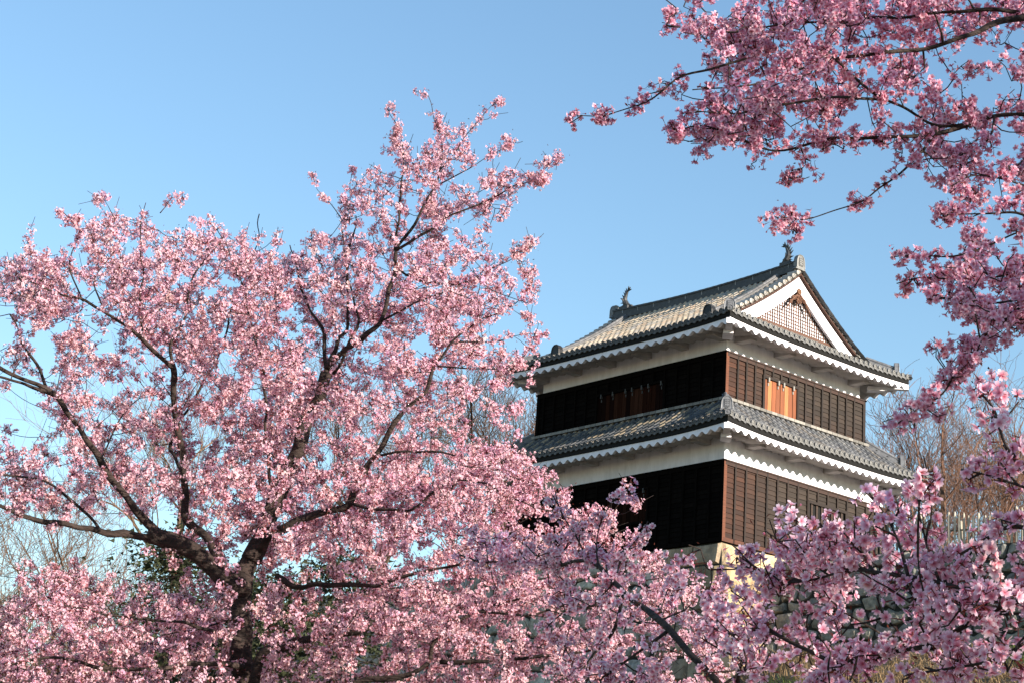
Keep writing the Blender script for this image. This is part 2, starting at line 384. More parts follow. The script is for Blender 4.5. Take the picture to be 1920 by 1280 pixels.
# ---- upper roof
EU = 1.1; X0, X1, Y0, Y1 = OFF-EU, OFF+D2+EU, OFF-EU, OFF+W2+EU
RID = (X1-X0)/2; ZE, RISE = 6.985, 2.87; VG = 1.02; SK = 1.3
lfU = lift_fn(.11, 3.2)
def g(t): return .72*t+.28*t*t
def hU(L): return lambda s, d: ZE + RISE*g(d/RID) + lfU(max(d, min(s, L-s)))
LL, LR = Y1-Y0, X1-X0
def dend_main(L):
    def f(s):
        w = min(s, L-s); return max(0, w) if w < VG else RID
    return f
def dend_skirt(L): return lambda s: max(0, min(s, L-s, SK))
caps = MB(); parts = {}
lit, far = MB(), MB()
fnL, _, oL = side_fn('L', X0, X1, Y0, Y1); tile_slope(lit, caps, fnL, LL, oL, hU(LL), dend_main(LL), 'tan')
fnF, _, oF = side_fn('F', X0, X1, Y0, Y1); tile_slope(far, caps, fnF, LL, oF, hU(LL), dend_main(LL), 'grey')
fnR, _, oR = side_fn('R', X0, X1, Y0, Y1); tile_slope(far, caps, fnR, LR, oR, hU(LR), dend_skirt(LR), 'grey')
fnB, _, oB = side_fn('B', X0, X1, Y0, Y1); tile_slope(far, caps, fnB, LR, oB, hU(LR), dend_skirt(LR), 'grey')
upper_roof = lit.build("tiled_roof", MAT['tile'], turret); tag(upper_roof, "upper roof of tan and grey mottled tiles")
far.build("skirt_tile", MAT['tile'], upper_roof)
caps.build("eave_end_tile", MAT['tile'], upper_roof)
def eaves(x0, x1, y0, y1, lf, ztop, zmid, depth, slope, perL, perR, name):
    pl, bd, so = MB(), MB(), MB()
    for k, per in (('L', perL), ('F', perL), ('R', perR), ('B', perR)):
        fn, L, out = side_fn(k, x0, x1, y0, y1)
        eave_plaster(pl, so, bd, fn, L, out, lf, ztop, zmid, .058, per, depth, slope)
    s = math.sqrt(.5)
    for cx, cy, sx, sy in ((x0, y0, -1, -1), (x1, y0, 1, -1), (x0, y1, -1, 1), (x1, y1, 1, 1)):   # hip beam ends and their brackets
        d = np.array([sx*s, sy*s, 0]); t = np.array([-d[1], d[0], 0]); c = np.array([cx, cy, zmid+lf(0)])
        pl.obox(c-d*.55+np.array([0, 0, .02]), d*.50, t*.105, np.array([0, 0, .085]))
        pl.obox(c-d*1.1+np.array([0, 0, -.09]), d*.32, t*.16, np.array([0, 0, .07]))
    for k, step in (('L', 1.65), ('R', 1.9)):
        fn, L, out = side_fn(k, x0, x1, y0, y1); n = int((L-2.6)/step)
        for i in range(n+1):
            s0 = L/2+(i-n/2)*step; a = fn(s0-.15, depth*.42); b = fn(s0+.15, depth+.1)
            so.box((min(a[0], b[0]), min(a[1], b[1]), zmid+.0), (max(a[0], b[0]), max(a[1], b[1]), zmid+.2))
    o = pl.build("scalloped_eave", MAT['plaster'], turret)
    bd.build("eave_board", MAT['black'], o); so.build("soffit", MAT['plaster_shaded'], o)  # soffit and brackets carry painted eave shade in their plaster
    return o
eaves(X0, X1, Y0, Y1, lfU, 6.80, 6.635, EU+.1, .19, .40, .37, "u")

# ---- gables, both ends
MID = (X0+X1)/2
def hv(x):
    d = min(x-X0, X1-x); return ZE + RISE*g(d/RID)
def gable(sgn, yb):
    """sgn=-1 for the end facing -y; yb = y of the verge edge"""
    Yf = lambda k: yb - sgn*k                  # k metres inward
    root = MB()
    xs = np.linspace(X0+VG+.6, MID, 14); xs = np.concatenate([xs, (2*MID-xs)[::-1][1:]])
    top = [hv(x)-.17 for x in xs]; bot = [max(hv(x)-.64, 7.60) for x in xs]
    vs = []
    for x, t, b in zip(xs, top, bot):
        vs += [(x, Yf(.10), t), (x, Yf(.10), b), (x, Yf(.19), t), (x, Yf(.19), b)]
    n = len(xs)
    fs = []
    for i in range(n-1):
        a, c = 4*i, 4*i+4
        fs += [(a, a+1, c+1, c), (a+3, a+2, c+2, c+3), (a+2, a, c, c+2), (a+1, a+3, c+3, c+1)]
    root.add(vs, fs)
    ga = root.build("barge_board", MAT['plaster'], turret); tag(ga, "white plastered barge boards framing the gable")
    und = MB()                                 # brown underside of the verge
    for i in range(n-1):
        za, zb = hv(xs[i])-.12, hv(xs[i+1])-.12
        und.add([(xs[i], Yf(.0), za), (xs[i+1], Yf(.0), zb), (xs[i+1], Yf(.5), zb), (xs[i], Yf(.5), za), (xs[i], Yf(.0), za+.07), (xs[i+1], Yf(.0), zb+.07)], [(0, 1, 2, 3), (0, 1, 5, 4)], (.07, .03, .02))
    und.build("verge_board", MAT['wood_lit'], ga)
    zb = 7.86
    pan = MB(); inner = [x for x in xs if hv(x)-.5 > zb]
    pts = [(inner[0], zb)] + [(x, hv(x)-.4) for x in inner] + [(inner[-1], zb)]
    pan.prism([(x, Yf(.285), z) for x, z in pts], (0, -sgn*.05, 0))
    panel = pan.build("gable_panel", MAT['plaster'], turret)
    lat = MB(); x = inner[0]
    while x < inner[-1]:
        zt = hv(x)-.5
        if zt > zb: lat.box((x-.014, min(Yf(.284), Yf(.255)), zb), (x+.014, max(Yf(.284), Yf(.255)), zt), np.array((.13, .06, .035))*rs.uniform(.6, 1.5))
        x += .118
    z = zb+.09
    while z < 9.3:
        xx = [q for q in np.linspace(inner[0], inner[-1], 200) if hv(q)-.5 > z]
        if len(xx) > 1: lat.box((xx[0], min(Yf(.283), Yf(.265)), z-.010), (xx[-1], max(Yf(.283), Yf(.265)), z+.010), np.array((.10, .045, .03))*rs.uniform(.7, 1.4))
        z += .118
    lat.box((X0+VG+.75, min(Yf(.24), Yf(.40)), zb-.14), (2*MID-X0-VG-.75, max(Yf(.24), Yf(.40)), zb), (.12, .06, .04))
    lat.build("lattice", MAT['wood_lit'], panel)
    fl = MB()
    for k in range(18):
        w = (X1-X0-2*VG-1.3)/18; xx = X0+VG+.65+k*w
        fl.box((xx+.01, min(Yf(.14), Yf(.38)), 7.58), (xx+w-.01, max(Yf(.14), Yf(.38)), 7.712), np.array((.14, .14, .13))*rs.uniform(.7, 1.3))
    fl.build("flashing_tile", MAT['tile'], panel)
    pe = MB(); c = np.array([MID, Yf(.07), 9.0])   # carved pendant under the apex
    o = np.array([0, sgn*1.0, 0]); X_ = np.array([1.0, 0, 0]); Z_ = np.array([0, 0, 1.0])
    col = (.16, .075, .045)
    body = [(0, .28), (.08, .22), (.09, .05), (.13, -.05), (.09, -.18), (0, -.27), (-.09, -.18), (-.13, -.05), (-.09, .05), (-.08, .22)]
    pe.prism([c + X_*a + Z_*b - o*.06 for a, b in body], -o*-.05, col)
    for sx in (-1, 1):
        for (cx, cz, r0, turn) in ((.10, -.06, .085, 1.6), (.25, -.12, .08, 1.5), (.40, -.28, .065, 1.4), (.06, -.20, .06, 1.3)):
            th = np.linspace(0, turn*2*math.pi, 26)
            pe.tube([c + X_*sx*(cx+math.cos(a)*r0*(1-.75*a/th[-1])) + Z_*(cz+math.sin(a)*r0*(1-.75*a/th[-1])) + o*.0 for a in th], np.full(26, .021), 5, col)
        arm = [c + X_*sx*a + Z_*b for a, b in ((.05, .02), (.2, -.05), (.36, -.22), (.52, -.42), (.62, -.56))]
        pe.tube(arm, [.035, .04, .035, .03, .012], 6, col)
    pe.disc(c + Z_*.16 + o*.03, o, X_, Z_, .10, .08, 8, (.22, .11, .06))
    pe.build("carved_pendant", MAT['wood_lit'], ga)
    ve = MB(); n2 = 15
    for sd_ in (-1, 1):                        # round verge tiles lying across the slope edge
        for i in range(n2):
            xx = MID + sd_*(.16 + i*(RID-VG-.32)/(n2-1)) ; zz = hv(xx)+.055
            cc = np.array((.36, .35, .33))*rs.uniform(.8, 1.2)
            ve.disc((xx, yb+sgn*.02, zz), (0, sgn, 0), (1, 0, 0), (0, 0, 1), .088, .42, 10, cc)
            x2 = xx + sd_*.12; z2 = hv(x2)-.005
            ve.box((x2-.06, min(yb, Yf(.4)), z2-.05), (x2+.06, max(yb, Yf(.4)), z2+.03), cc*.3)
    ve.build("verge_tile", MAT['tile'], upper_roof)
gable(-1, Y0+VG); gable(1, Y1-VG)

# ---- ridges
rd = MB(); ya, yb_ = Y0+VG+.12, Y1-VG-.12; ys = np.linspace(ya, yb_, 24); yc = (ya+yb_)/2
ridge_run(rd, [(MID, y, 9.83+.14*((y-yc)/(yb_-yc))**2) for y in ys], .33, .32, (1.0, 1.0, 1.0), .09)
for y in np.arange(ya+.3, yb_-.2, .78):          # pale mortar lines across its sides
    zz = 9.83+.14*((y-yc)/(yb_-yc))**2
    for sx in (-1, 1): rd.obox((MID+sx*.169, y, zz+.125), (.004, 0, 0), (0, .011, 0), (0, 0, .1), (7, 6.8, 6.2))
rg = rd.build("main_ridge", MAT['darktile'], upper_roof)
for y in (Y0+VG+.86, Y1-VG-.86):               # ridges running down the slopes, black end tiles
    for sx in (-1, 1):
        kd = MB(); pts = [(MID+sx*(RID-d), y, ZE+RISE*g(d/RID)+.03) for d in np.linspace(1.02, RID-.2, 16)]
        ridge_run(kd, pts, .2, .17, (2.6, 2.5, 2.4), .06)
        dr = kd.build("descending_ridge", MAT['darktile'], turret)
        kd = MB(); oni(kd, np.array(pts[0]) + np.array([sx*.03, 0, -.07]), (sx, 0, 0), .47, .40, .2, (.3, .3, .31), False)
        kd.build("ridge_end_tile", MAT['darktile'], dr)
def hips(x0, x1, y0, y1, hf, dtop, dlow, parent, oh, col=(2.6, 2.6, 2.7)):
    s = math.sqrt(.5)
    for cx, cy, sx, sy in ((x0, y0, 1, 1), (x1, y0, -1, 1), (x0, y1, 1, -1), (x1, y1, -1, -1)):
        hp = MB(); pts = [(cx+sx*d, cy+sy*d, hf(d)+.03) for d in np.linspace(dlow, dtop, 9)]
        ridge_run(hp, pts, .19, .20, col, .065)
        f = np.array([-sx*s, -sy*s, 0]); hp.disc(np.array([cx, cy, hf(0)+.06])+f*.06, f, np.array([-f[1], f[0], 0]), np.array([0, 0, 1.0]), .095, .75, 10, np.array(col)*.9); hr = hp.build("hip_ridge", MAT['darktile'], turret); hp = MB(); oni(hp, np.array(pts[0])+f*.04+np.array([0, 0, -.07]), f, oh, .36, .14, np.array(col)*1.15)
        hp.build("ridge_end_tile", MAT['darktile'], hr)
hips(X0, X1, Y0, Y1, lambda d: hU(LL)(d, d), 1.05, .30, upper_roof, .44)
for y, sg in ((Y0+VG+.02, -1), (Y1-VG-.02, 1)):
    en = MB(); oni(en, (MID, y, 9.93), (0, sg, 0), .52, .40, .16, (3.6, 3.5, 3.2), True); en.build("ridge_end_tile", MAT['darktile'], upper_roof)
def fish(y, sg):
    """leaping fish finial: head down on the ridge, body curling up, forked tail bent inward, spiny back on the outer side"""
    mb = MB(); c = np.array([MID, y, 10.30]); I = np.array([0, -sg*1.0, 0]); Z = np.array([0, 0, 1.0]); X_ = np.array([1.0, 0, 0])
    path = [(.20, .02), (.10, .06), (.0, .13), (-.06, .24), (-.05, .36), (.0, .47), (.05, .56), (.10, .62)]
    rad = [.05, .10, .115, .10, .08, .06, .042, .03]
    t = np.linspace(0, 1, 8); tt = np.linspace(0, 1, 22)
    A = np.interp(tt, t, [p[0] for p in path]); B = np.interp(tt, t, [p[1] for p in path]); Rr = np.interp(tt, t, rad)
    pts = [c + I*a + Z*b for a, b in zip(A, B)]
    mb.tube(pts, Rr, 9, (1, 1, 1))
    for k in range(2, 20, 2):                  # back spines
        a = np.array([pts[min(k+1, 21)]-pts[k-1]])[0]; a /= np.linalg.norm(a); nrm = -I*abs(a @ Z) + Z*(a @ I); nrm /= np.linalg.norm(nrm)
        h = .16 - .004*abs(k-10)
        q = pts[k] + nrm*Rr[k]*.6
        mb.prism([q - a*.045 - X_*.014, q + a*.045 - X_*.014, q + nrm*h + a*.11 - X_*.014], X_*.028, (.9, .9, .9))
    tip = pts[-1]
    for (da, dz) in ((.17, .02), (.02, .17), (.11, .11)):   # tail fork
        e = tip + I*da + Z*dz
        d = e - tip; nn = np.cross(d, X_); nn /= np.linalg.norm(nn)
        mb.prism([tip - I*.04 - Z*.03 - X_*.015, tip + nn*.035 + d*.35 - X_*.015, e - X_*.015, tip - nn*.035 + d*.35 - X_*.015], X_*.03, (1, 1, 1))
    for sx in (-1, 1):                         # side fins, eyes, whiskered jaw
        q = c + I*.0 + Z*.16 + X_*sx*.1
        mb.prism([q, q + Z*.12 - I*.03, q + X_*sx*.10 + Z*.14 - I*.10], I*.02, (1, 1, 1))
        mb.disc(c + I*.10 + Z*.12 + X_*sx*.09, (sx, 0, 0), (0, 1, 0), (0, 0, 1), .025, .04, 7, (1.6, 1.6, 1.6), False)
    mb.prism([c + I*.16 + Z*.05 - X_*.05, c + I*.32 + Z*.03 - X_*.03, c + I*.3 - Z*.03 - X_*.03, c + I*.12 - Z*.05 - X_*.05], X_*.08, (1, 1, 1))
    mb.box(c - np.array([.14, .22, .10]), c + np.array([.14, .22, .01]), (1.1, 1.1, 1.1))
    mb.build("fish_finial", MAT['darktile'], turret, smooth=False)
fish(Y0+VG+.62, -1); fish(Y1-VG-.62, 1)

# ---- lower roof: a skirt on all four sides up to the upper storey
EL = 1.0; LX0, LX1, LY0, LY1 = -EL, D1+EL, -EL, W1+EL
lfL = lift_fn(.13, 3.2); ZL, RL, DL = 3.47, 1.17, EL+OFF-.02
def hL(L): return lambda s, d: ZL + RL*(.86*(d/DL)+.14*(d/DL)**2) + lfL(max(d, min(s, L-s)))
a1, b1, caps = MB(), MB(), MB()
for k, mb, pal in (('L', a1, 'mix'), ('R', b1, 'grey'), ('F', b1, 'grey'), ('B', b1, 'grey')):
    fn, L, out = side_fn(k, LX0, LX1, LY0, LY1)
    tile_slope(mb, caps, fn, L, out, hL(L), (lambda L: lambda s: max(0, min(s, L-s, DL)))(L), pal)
lower_roof = a1.build("tiled_roof", MAT['tile'], turret); tag(lower_roof, "lower skirt roof of dark tiles with tan patches")
b1.build("skirt_tile", MAT['tile'], lower_roof); caps.build("eave_end_tile", MAT['tile'], lower_roof)
hips(LX0, LX1, LY0, LY1, lambda d: hL(9)(d, d), DL-.05, .62, lower_roof, .46)
fl = MB()                                      # flashing where the roof meets the upper wall
for k in ('L', 'R', 'F', 'B'):
    fn, L, out = side_fn(k, LX0, LX1, LY0, LY1); s = DL-.2; o = np.array([out[0], out[1], 0.])
    while s < L-DL+.2:
        p = np.array([*fn(s+.14, DL-.10), ZL+RL+.02]); tg = np.array([abs(out[1]), abs(out[0]), 0.])
        fl.obox(p, tg*.13, o*.10, np.array([0, 0, .045]), np.array((.2, .19, .17))*rs.uniform(.7, 1.5)); s += .275
fl.build("flashing_tile", MAT['tile'], lower_roof)
eaves(LX0, LX1, LY0, LY1, lfL, 3.28, 3.11, EL+.1, .19, .375, .345, "l")

# ------------------------------------------------------------------ stone ramparts
def stone_face(mb, o, h, u, n, wid, hgt, ch, cw, col, jit=.25, bulge=.07, gap=.025):
    """courses of irregular bevelled stones on the plane o + h*s + u*t (u points down the batter)"""
    t = 0.0; o, h, u, n = map(np.asarray, (o, h, u, n))
    rows = []
    while t < hgt:
        rows.append(t); t += rs.uniform(*ch)
    rows.append(hgt)
    def wob(s, t_): return t_ + .09*math.sin(s*1.9+t_*3.1)*jit*2 + .06*math.sin(s*4.3+t_*1.7)*jit*2
    for a, b in zip(rows[:-1], rows[1:]):
        s = -rs.uniform(0, .3)
        while s < wid:
            w = rs.uniform(*cw); s2 = min(s+w, wid+.05); s0 = max(s, 0)
            if s2-s0 > .08:
                sk = rs.uniform(-1, 1)*.12*jit*2; m = (s0+s2)/2
                out = [(s0+gap, wob(s0, a)+gap), (m, wob(m, a)+gap), (s2-gap, wob(s2, a)+gap), (s2-gap+sk*.3, (a+b)/2), (s2-gap-sk, wob(s2, b)-gap), (m, wob(m, b)-gap), (s0+gap-sk, wob(s0, b)-gap), (s0+gap+sk*.3, (a+b)/2)]
                cx = sum(p[0] for p in out)/8; cy = sum(p[1] for p in out)/8
                vs = [o + h*p + u*q - n*.05 for p, q in out]
                vs += [o + h*(cx+(p-cx)*.86) + u*(cy+(q-cy)*.84) + n*bulge*rs.uniform(.5, 1) for p, q in out]
                vs += [o + h*(cx+rs.uniform(-.05, .05)) + u*cy + n*bulge*rs.uniform(.9, 1.4)]
                fs = [(i, (i+1) % 8, 8+(i+1) % 8, 8+i) for i in range(8)] + [(8+i, 8+(i+1) % 8, 16) for i in range(8)]
                mb.add(vs, fs, np.array(col)*rs.uniform(.65, 1.3)*np.array([rs.uniform(.95, 1.06), 1, rs.uniform(.9, 1.06)]))
            s = s2
def rubble(mb, o, h, u, n, wid, hgt, cw, ch, col, gap=.022, bulge=.09, jit=.30):
    """irregular six-sided stones from a jittered brick pattern, each bevelled and bulging"""
    o, h, u, n = map(np.asarray, (o, h, u, n)); nr = int(math.ceil(hgt/ch)); nc = int(math.ceil(wid/cw))*2+4
    vx = np.array([[(j-1)*cw/2 for j in range(nc)] for i in range(nr+1)], float); vy = np.array([[i*hgt/nr for j in range(nc)] for i in range(nr+1)], float)
    vx += rs.uniform(-jit, jit, vx.shape)*cw*.8; vy[1:-1] += rs.uniform(-jit, jit, vy[1:-1].shape)*ch
    vy[:, ::2] += .0
    for i in range(nr):
        for j in range(i % 2, nc-2, 2):
            ids = [(i, j), (i, j+1), (i, j+2), (i+1, j+2), (i+1, j+1), (i+1, j)]
            p = np.array([(vx[a], vy[a]) for a in ids]); p[:, 0] = np.clip(p[:, 0], 0, wid)
            c = p.mean(0); e = p-c; L = np.linalg.norm(e, axis=1, keepdims=True)
            if L.max() < .1 or np.ptp(p[:, 0]) < .08: continue
            q = []
            for k in range(6):                  # round the outline: corner cut in two
                a, b, d = p[k-1], p[k], p[(k+1) % 6]
                q += [b+(a-b)*.22, b+(d-b)*.22]
            q = np.array(q); q = c+(q-c)*(1-gap/np.maximum(np.linalg.norm(q-c, axis=1, keepdims=True), .05)*1.3)
            f = lambda xy, out: o + h*xy[0] + u*xy[1] + n*out
            bl = bulge*rs.uniform(.5, 1.3); tl = rs.uniform(-.12, .12, 2)
            vs = [f(t, -.08) for t in q] + [f(c+(t-c)*.90, bl*.62+(t-c) @ tl) for t in q] + [f(c+(t-c)*.62, bl*rs.uniform(.85, 1.1)+(t-c) @ tl) for t in q] + [f(c, bl*1.05)]
            N_ = len(q)
            fs = [(r_*N_+k, r_*N_+(k+1) % N_, (r_+1)*N_+(k+1) % N_, (r_+1)*N_+k) for r_ in range(2) for k in range(N_)] + [(2*N_+k, 2*N_+(k+1) % N_, 3*N_) for k in range(N_)]
            mb.add(vs, fs, np.array(col)*rs.uniform(.6, 1.35)*np.array([rs.uniform(.95, 1.08), 1, rs.uniform(.9, 1.08)]))
ramp = empty("stone_rampart", TO.tolist(), YAW); tag(ramp, "tall battered stone base of warm cut stones directly under the turret", "stone wall")
BT = .13
cut, rub, core = MB(), MB(), MB()
RH = 7.0
stone_face(cut, (-.02, -.02, 0), (1, 0, 0), (0, -BT, -1), (0, -1, BT), 2.6, RH, (.45, .85), (.8, 1.7), (1, 1, 1), .08, .06)
rubble(rub, (2.6, -.02, 0), (1, 0, 0), (0, -BT, -1), (0, -1, BT), D1-2.6, RH, .8, .55, (1.3, 1.2, 1.0))
stone_face(cut, (-.02, -.02, 0), (0, 1, 0), (-BT, 0, -1), (-1, 0, BT), 2.2, RH, (.45, .85), (.8, 1.7), (.72, .76, .84), .08, .06)  # left face tinted darker and cooler, its shade put into the stone colour
rub.build("rubble_face", MAT['stone'], ramp); rub = MB()
rubble(rub, (-.02, 2.18, 0), (0, 1, 0), (-BT, 0, -1), (-1, 0, BT), W1+12, RH, 1.0, .6, (1.5, 1.5, 1.45))
core.add([(.03, .03, 0), (D1+14, .03, 0), (D1+14, W1+12, 0), (.03, W1+12, 0), (-BT*RH+.03, -BT*RH+.03, -RH), (D1+14, -BT*RH+.03, -RH), (D1+14, W1+12, -RH), (-BT*RH+.03, W1+12, -RH)],
         [(0,1,2,3),(4,5,1,0),(5,6,2,1),(6,7,3,2),(7,4,0,3)])
core.build("rampart_core", MAT['joint'], ramp)
a = cut.build("cut_stone", MAT['stone_warm'], ramp); tag(a, "large smooth pale yellow corner stones")
rub.build("rubble_face", MAT['stone'], ramp)
# shaded rubble wall standing out from the rampart towards the right foreground, picket fence on top
ST = np.array([1.9, -.45, 0]); SD = np.array([.14, -.99, 0]); SN = np.array([-.99, -.14, 0]); SH = -.35
rw = empty("rubble_wall", TW(*ST).tolist(), YAW); tag(rw, "low wall of rough grey rubble stones in shade below the picket fence", "stone wall")
mb, co = MB(), MB(); LEN = 26.0; WH = 4.2
rubble(mb, np.array([0, 0, SH]), SD, SN*.12+np.array([0, 0, -1.0]), SN, LEN, WH, .62, .46, (.75, .8, .78))
q = np.array([0, 0, SH]); dn = SN*.12*WH+np.array([0, 0, -WH]); bk = -SN*1.6
co.add([q-SN*.04, q+SD*LEN-SN*.04, q+SD*LEN+bk, q+bk, q+dn-SN*.04, q+SD*LEN+dn-SN*.04, q+SD*LEN+bk+dn, q+bk+dn], [(0,1,2,3),(4,5,1,0),(5,6,2,1),(6,7,3,2),(7,4,0,3)])
mb.build("rubble_face", MAT['stone'], rw); co.build("wall_core", MAT['joint'], rw)
def level(px, py, z):
    d = ray(px, py); return EYE + d*((z-EYE[2])/d[2])
FA, FB = level(1588, 980, TO[2]+1.72), level(1925, 951, TO[2]+1.72)
FA[2] = FB[2] = TO[2]-.40; FLEN = float(np.linalg.norm(FB-FA)); FD = (FB-FA)/FLEN; FNV = np.array([FD[1], -FD[0], 0])
fe = empty("picket_fence", FA.tolist(), 0); tag(fe, "grey wooden picket fence with two rails on the rubble wall", "fence")
pk, rl = MB(), MB()
s = 0.0; k = 0
while s < FLEN*1.35:
    b = FD*s; w = rs.uniform(.034, .05); h = 2.02+rs.uniform(-.12, .14); lean = FD*rs.uniform(-.03, .03)
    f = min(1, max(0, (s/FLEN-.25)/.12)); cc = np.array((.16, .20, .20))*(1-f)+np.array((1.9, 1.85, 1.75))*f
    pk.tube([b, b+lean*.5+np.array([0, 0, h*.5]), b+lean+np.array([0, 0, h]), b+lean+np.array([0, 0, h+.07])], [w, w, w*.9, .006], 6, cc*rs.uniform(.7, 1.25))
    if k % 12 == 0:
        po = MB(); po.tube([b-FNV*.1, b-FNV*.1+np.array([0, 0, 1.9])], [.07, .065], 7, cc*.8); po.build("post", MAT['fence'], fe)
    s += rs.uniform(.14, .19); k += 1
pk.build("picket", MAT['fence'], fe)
for z in (.62, 1.62):
    m = MB(); pts = [FD*x - FNV*.05 + np.array([0, 0, z+.02*math.sin(x)]) for x in np.linspace(0, FLEN*1.35, 20)]
    m.tube(pts, np.full(20, .028), 6, (.5, .48, .45)); m.build("rail", MAT['fence'], fe)
print("fence", FA, FB, FLEN, "rubble base px", P(TW(*(ST+SD*4+SN*.3+np.array([0, 0, -1.9])))))
# ------------------------------------------------------------------ ground: one sheet to the horizon, a grassy bank up to the ramparts
def bankbase(x): return np.interp(x, [-60, -30, -10, 0, 6.7, 8.5, 12, 18, 40], [.4, 1.2, 4.0, 7.0, 9.3, 10.2, 10.45, 10.8, 11.5])
Pw = TW(*ST); dw = TM @ SD; nw = TM @ SN
def ground_z(X, Y):
    r = np.stack([X-TO[0], Y-TO[1]], -1)
    lx = r @ TM[:2, 0]; ly = r @ TM[:2, 1]
    w2 = (X-Pw[0])*(-nw[0]) + (Y-Pw[1])*(-nw[1])       # metres behind the rubble wall face
    along = (X-Pw[0])*dw[0] + (Y-Pw[1])*dw[1]
    inside = ((lx > .8) & (ly > .8)) | ((w2 > .8) & (ly <= 1.2) & (along > -3) & (along < 25.5))
    front = np.where(X < TO[0], TO[1]+(TO[0]-X)*.86/.757*.99, np.where(along > 0, Pw[1]-(X-Pw[0])*.62, TO[1]))
    dist = np.maximum(0, front-Y)
    bz = bankbase(X) - np.maximum(0, dist)*.36
    bz = np.maximum(bz, .25*np.sin(X*.21)*np.cos(Y*.17)*.3)
    bz = bz + .12*np.sin(X*1.3+Y*.7)*np.sin(Y*1.1) * np.clip(dist/4, 0, 1)
    far = np.clip((np.hypot(X, Y)-140)/200, 0, 1)
    z = np.where(inside, TO[2]-.45, bz)
    back = np.clip((Y-62)/8, 0, 1)
    z = np.where((~inside) & (Y > 60), np.minimum(bz, bankbase(X)), z)
    return z*(1-far)
gx = np.concatenate([[-1500, -600, -250, -120], np.arange(-70, -14, 3.0), np.arange(-14, 34, .6), np.arange(34, 72, 3.0), [120, 250, 600, 1500]])
gy = np.concatenate([[-400, -150, -60, -25], np.arange(-10, 26, 3.0), np.arange(26, 76, .6), np.arange(76, 130, 4.0), [160, 250, 500, 1000, 2500]])
GX, GY = np.meshgrid(gx, gy); GZ = ground_z(GX, GY)
V = np.stack([GX, GY, GZ], -1).reshape(-1, 3); nx, ny = len(gx), len(gy)
ii = (np.arange(ny-1)[:, None]*nx + np.arange(nx-1)[None]).ravel()
gro = npmesh("ground", V, np.stack([ii, ii+1, ii+nx+1, ii+nx], 1), np.ones((len(V), 3)), MAT['ground'], smooth=True)
tag(gro, "dry straw coloured grassy bank rising to the stone walls", "ground", kind="structure")
# grass tufts on the visible part of the bank
n = 60000; x = rng.uniform(5, 20, n); d = rng.uniform(0, 20, n)
al = (x-Pw[0]); y = np.where(al > 0, Pw[1]-al*.72, TO[1]) - .3 - d
keep = rng.random(n) < .9; x, y = x[keep], y[keep]; n = len(x); z = ground_z(x, y)
a = rng.uniform(0, 2*np.pi, n); h = rng.uniform(.06, .26, n); wd = rng.uniform(.01, .026, n); ln = rng.normal(0, .12, (n, 2))
base = np.stack([x, y, z-.02], 1); sx = np.stack([np.cos(a)*wd, np.sin(a)*wd, np.zeros(n)], 1); tip = base + np.stack([ln[:, 0], ln[:, 1], h], 1)
V = np.stack([base-sx, base+sx, tip], 1).reshape(-1, 3)
gcol = np.where((np.sin(x*.9+1)*np.sin(y*.7+x*.3) > .62)[:, None], np.array([[.10, .13, .035]]), np.array([[.27, .185, .10]])) * rng.uniform(.6, 1.3, (n, 1))
gr = npmesh("grass", V, np.zeros((0, 4), int), np.repeat(gcol, 3, 0), MAT['grass'], F3=np.arange(3*n).reshape(-1, 3))
tag(gr, "dry yellow grass with green patches on the bank", "grass", kind="stuff")

# ------------------------------------------------------------------ bare trees and conifers behind
def bare_tree(name, base, H, spread, seed, label, tint=(1, 1, 1), group="bare trees behind the castle", fan=.5, levels=5, ntop=5, tipr=.011):
    r = np.random.default_rng(seed); root = empty(name, np.asarray(base, float).tolist()); tag(root, label, "tree", group)
    tr, tw = MB(), MB()
    def grow(p, d, L, rad, lev):
        n = 5 if lev < 2 else 4; pts = [p]; dd = d.copy()
        for i in range(n):
            dd = dd + r.normal(0, .10+.03*lev, 3) + np.array([0, 0, .05 if lev else .02]); dd /= np.linalg.norm(dd)
            pts.append(pts[-1] + dd*L/n)
        rads = np.linspace(rad, max(rad*.55, tipr*.8), n+1)
        (tr if lev == 0 else tw).tube(pts, rads, 7 if lev == 0 else (5 if lev == 1 else 3), np.array(tint)*((1, 1, 1) if lev < 2 else (1.1, 1.0, .95)), cap=False)
        if lev >= levels: return
        k = ntop if lev == 0 else (int(r.integers(4, 6)) if lev < levels-1 else int(r.integers(3, 6)))
        for j in range(k):
            f = r.uniform(.35, 1.0) if lev else r.uniform(.45, 1.0)
            if j == 0: f = 1.0
            q = np.array([np.interp(f*n, range(n+1), np.array(pts)[:, c]) for c in range(3)])
            s = r.normal(0, 1, 3); s[2] *= .35; s -= dd*(s @ dd)*.7; s /= np.linalg.norm(s)
            nd = dd*(1-fan*.55) + s*fan*r.uniform(.6, 1.25)*spread + np.array([0, 0, .22]); nd /= np.linalg.norm(nd)
            grow(q, nd, L*r.uniform(.58, .80), max(rads[-1]*r.uniform(.5, .75) if j else rads[-1]*.9, tipr), lev+1)
    grow(np.zeros(3), np.array([r.normal(0, .05), r.normal(0, .05), 1.0]), H*.34, H*.020, 0)
    tr.build("trunk", MAT['twig'], root); tw.build("crown", MAT['twig'], root)
    return root
def at(px, py, Y): return W(px, py, Y)
def stand(px, pyt, Y, **k):
    """tree whose top is seen at (px,pyt) standing Y metres ahead, foot on the ground"""
    t = W(px, pyt, Y); z0 = float(ground_z(np.array([t[0]]), np.array([Y]))[0])
    return np.array([t[0], Y, z0-.2]), t[2]-z0
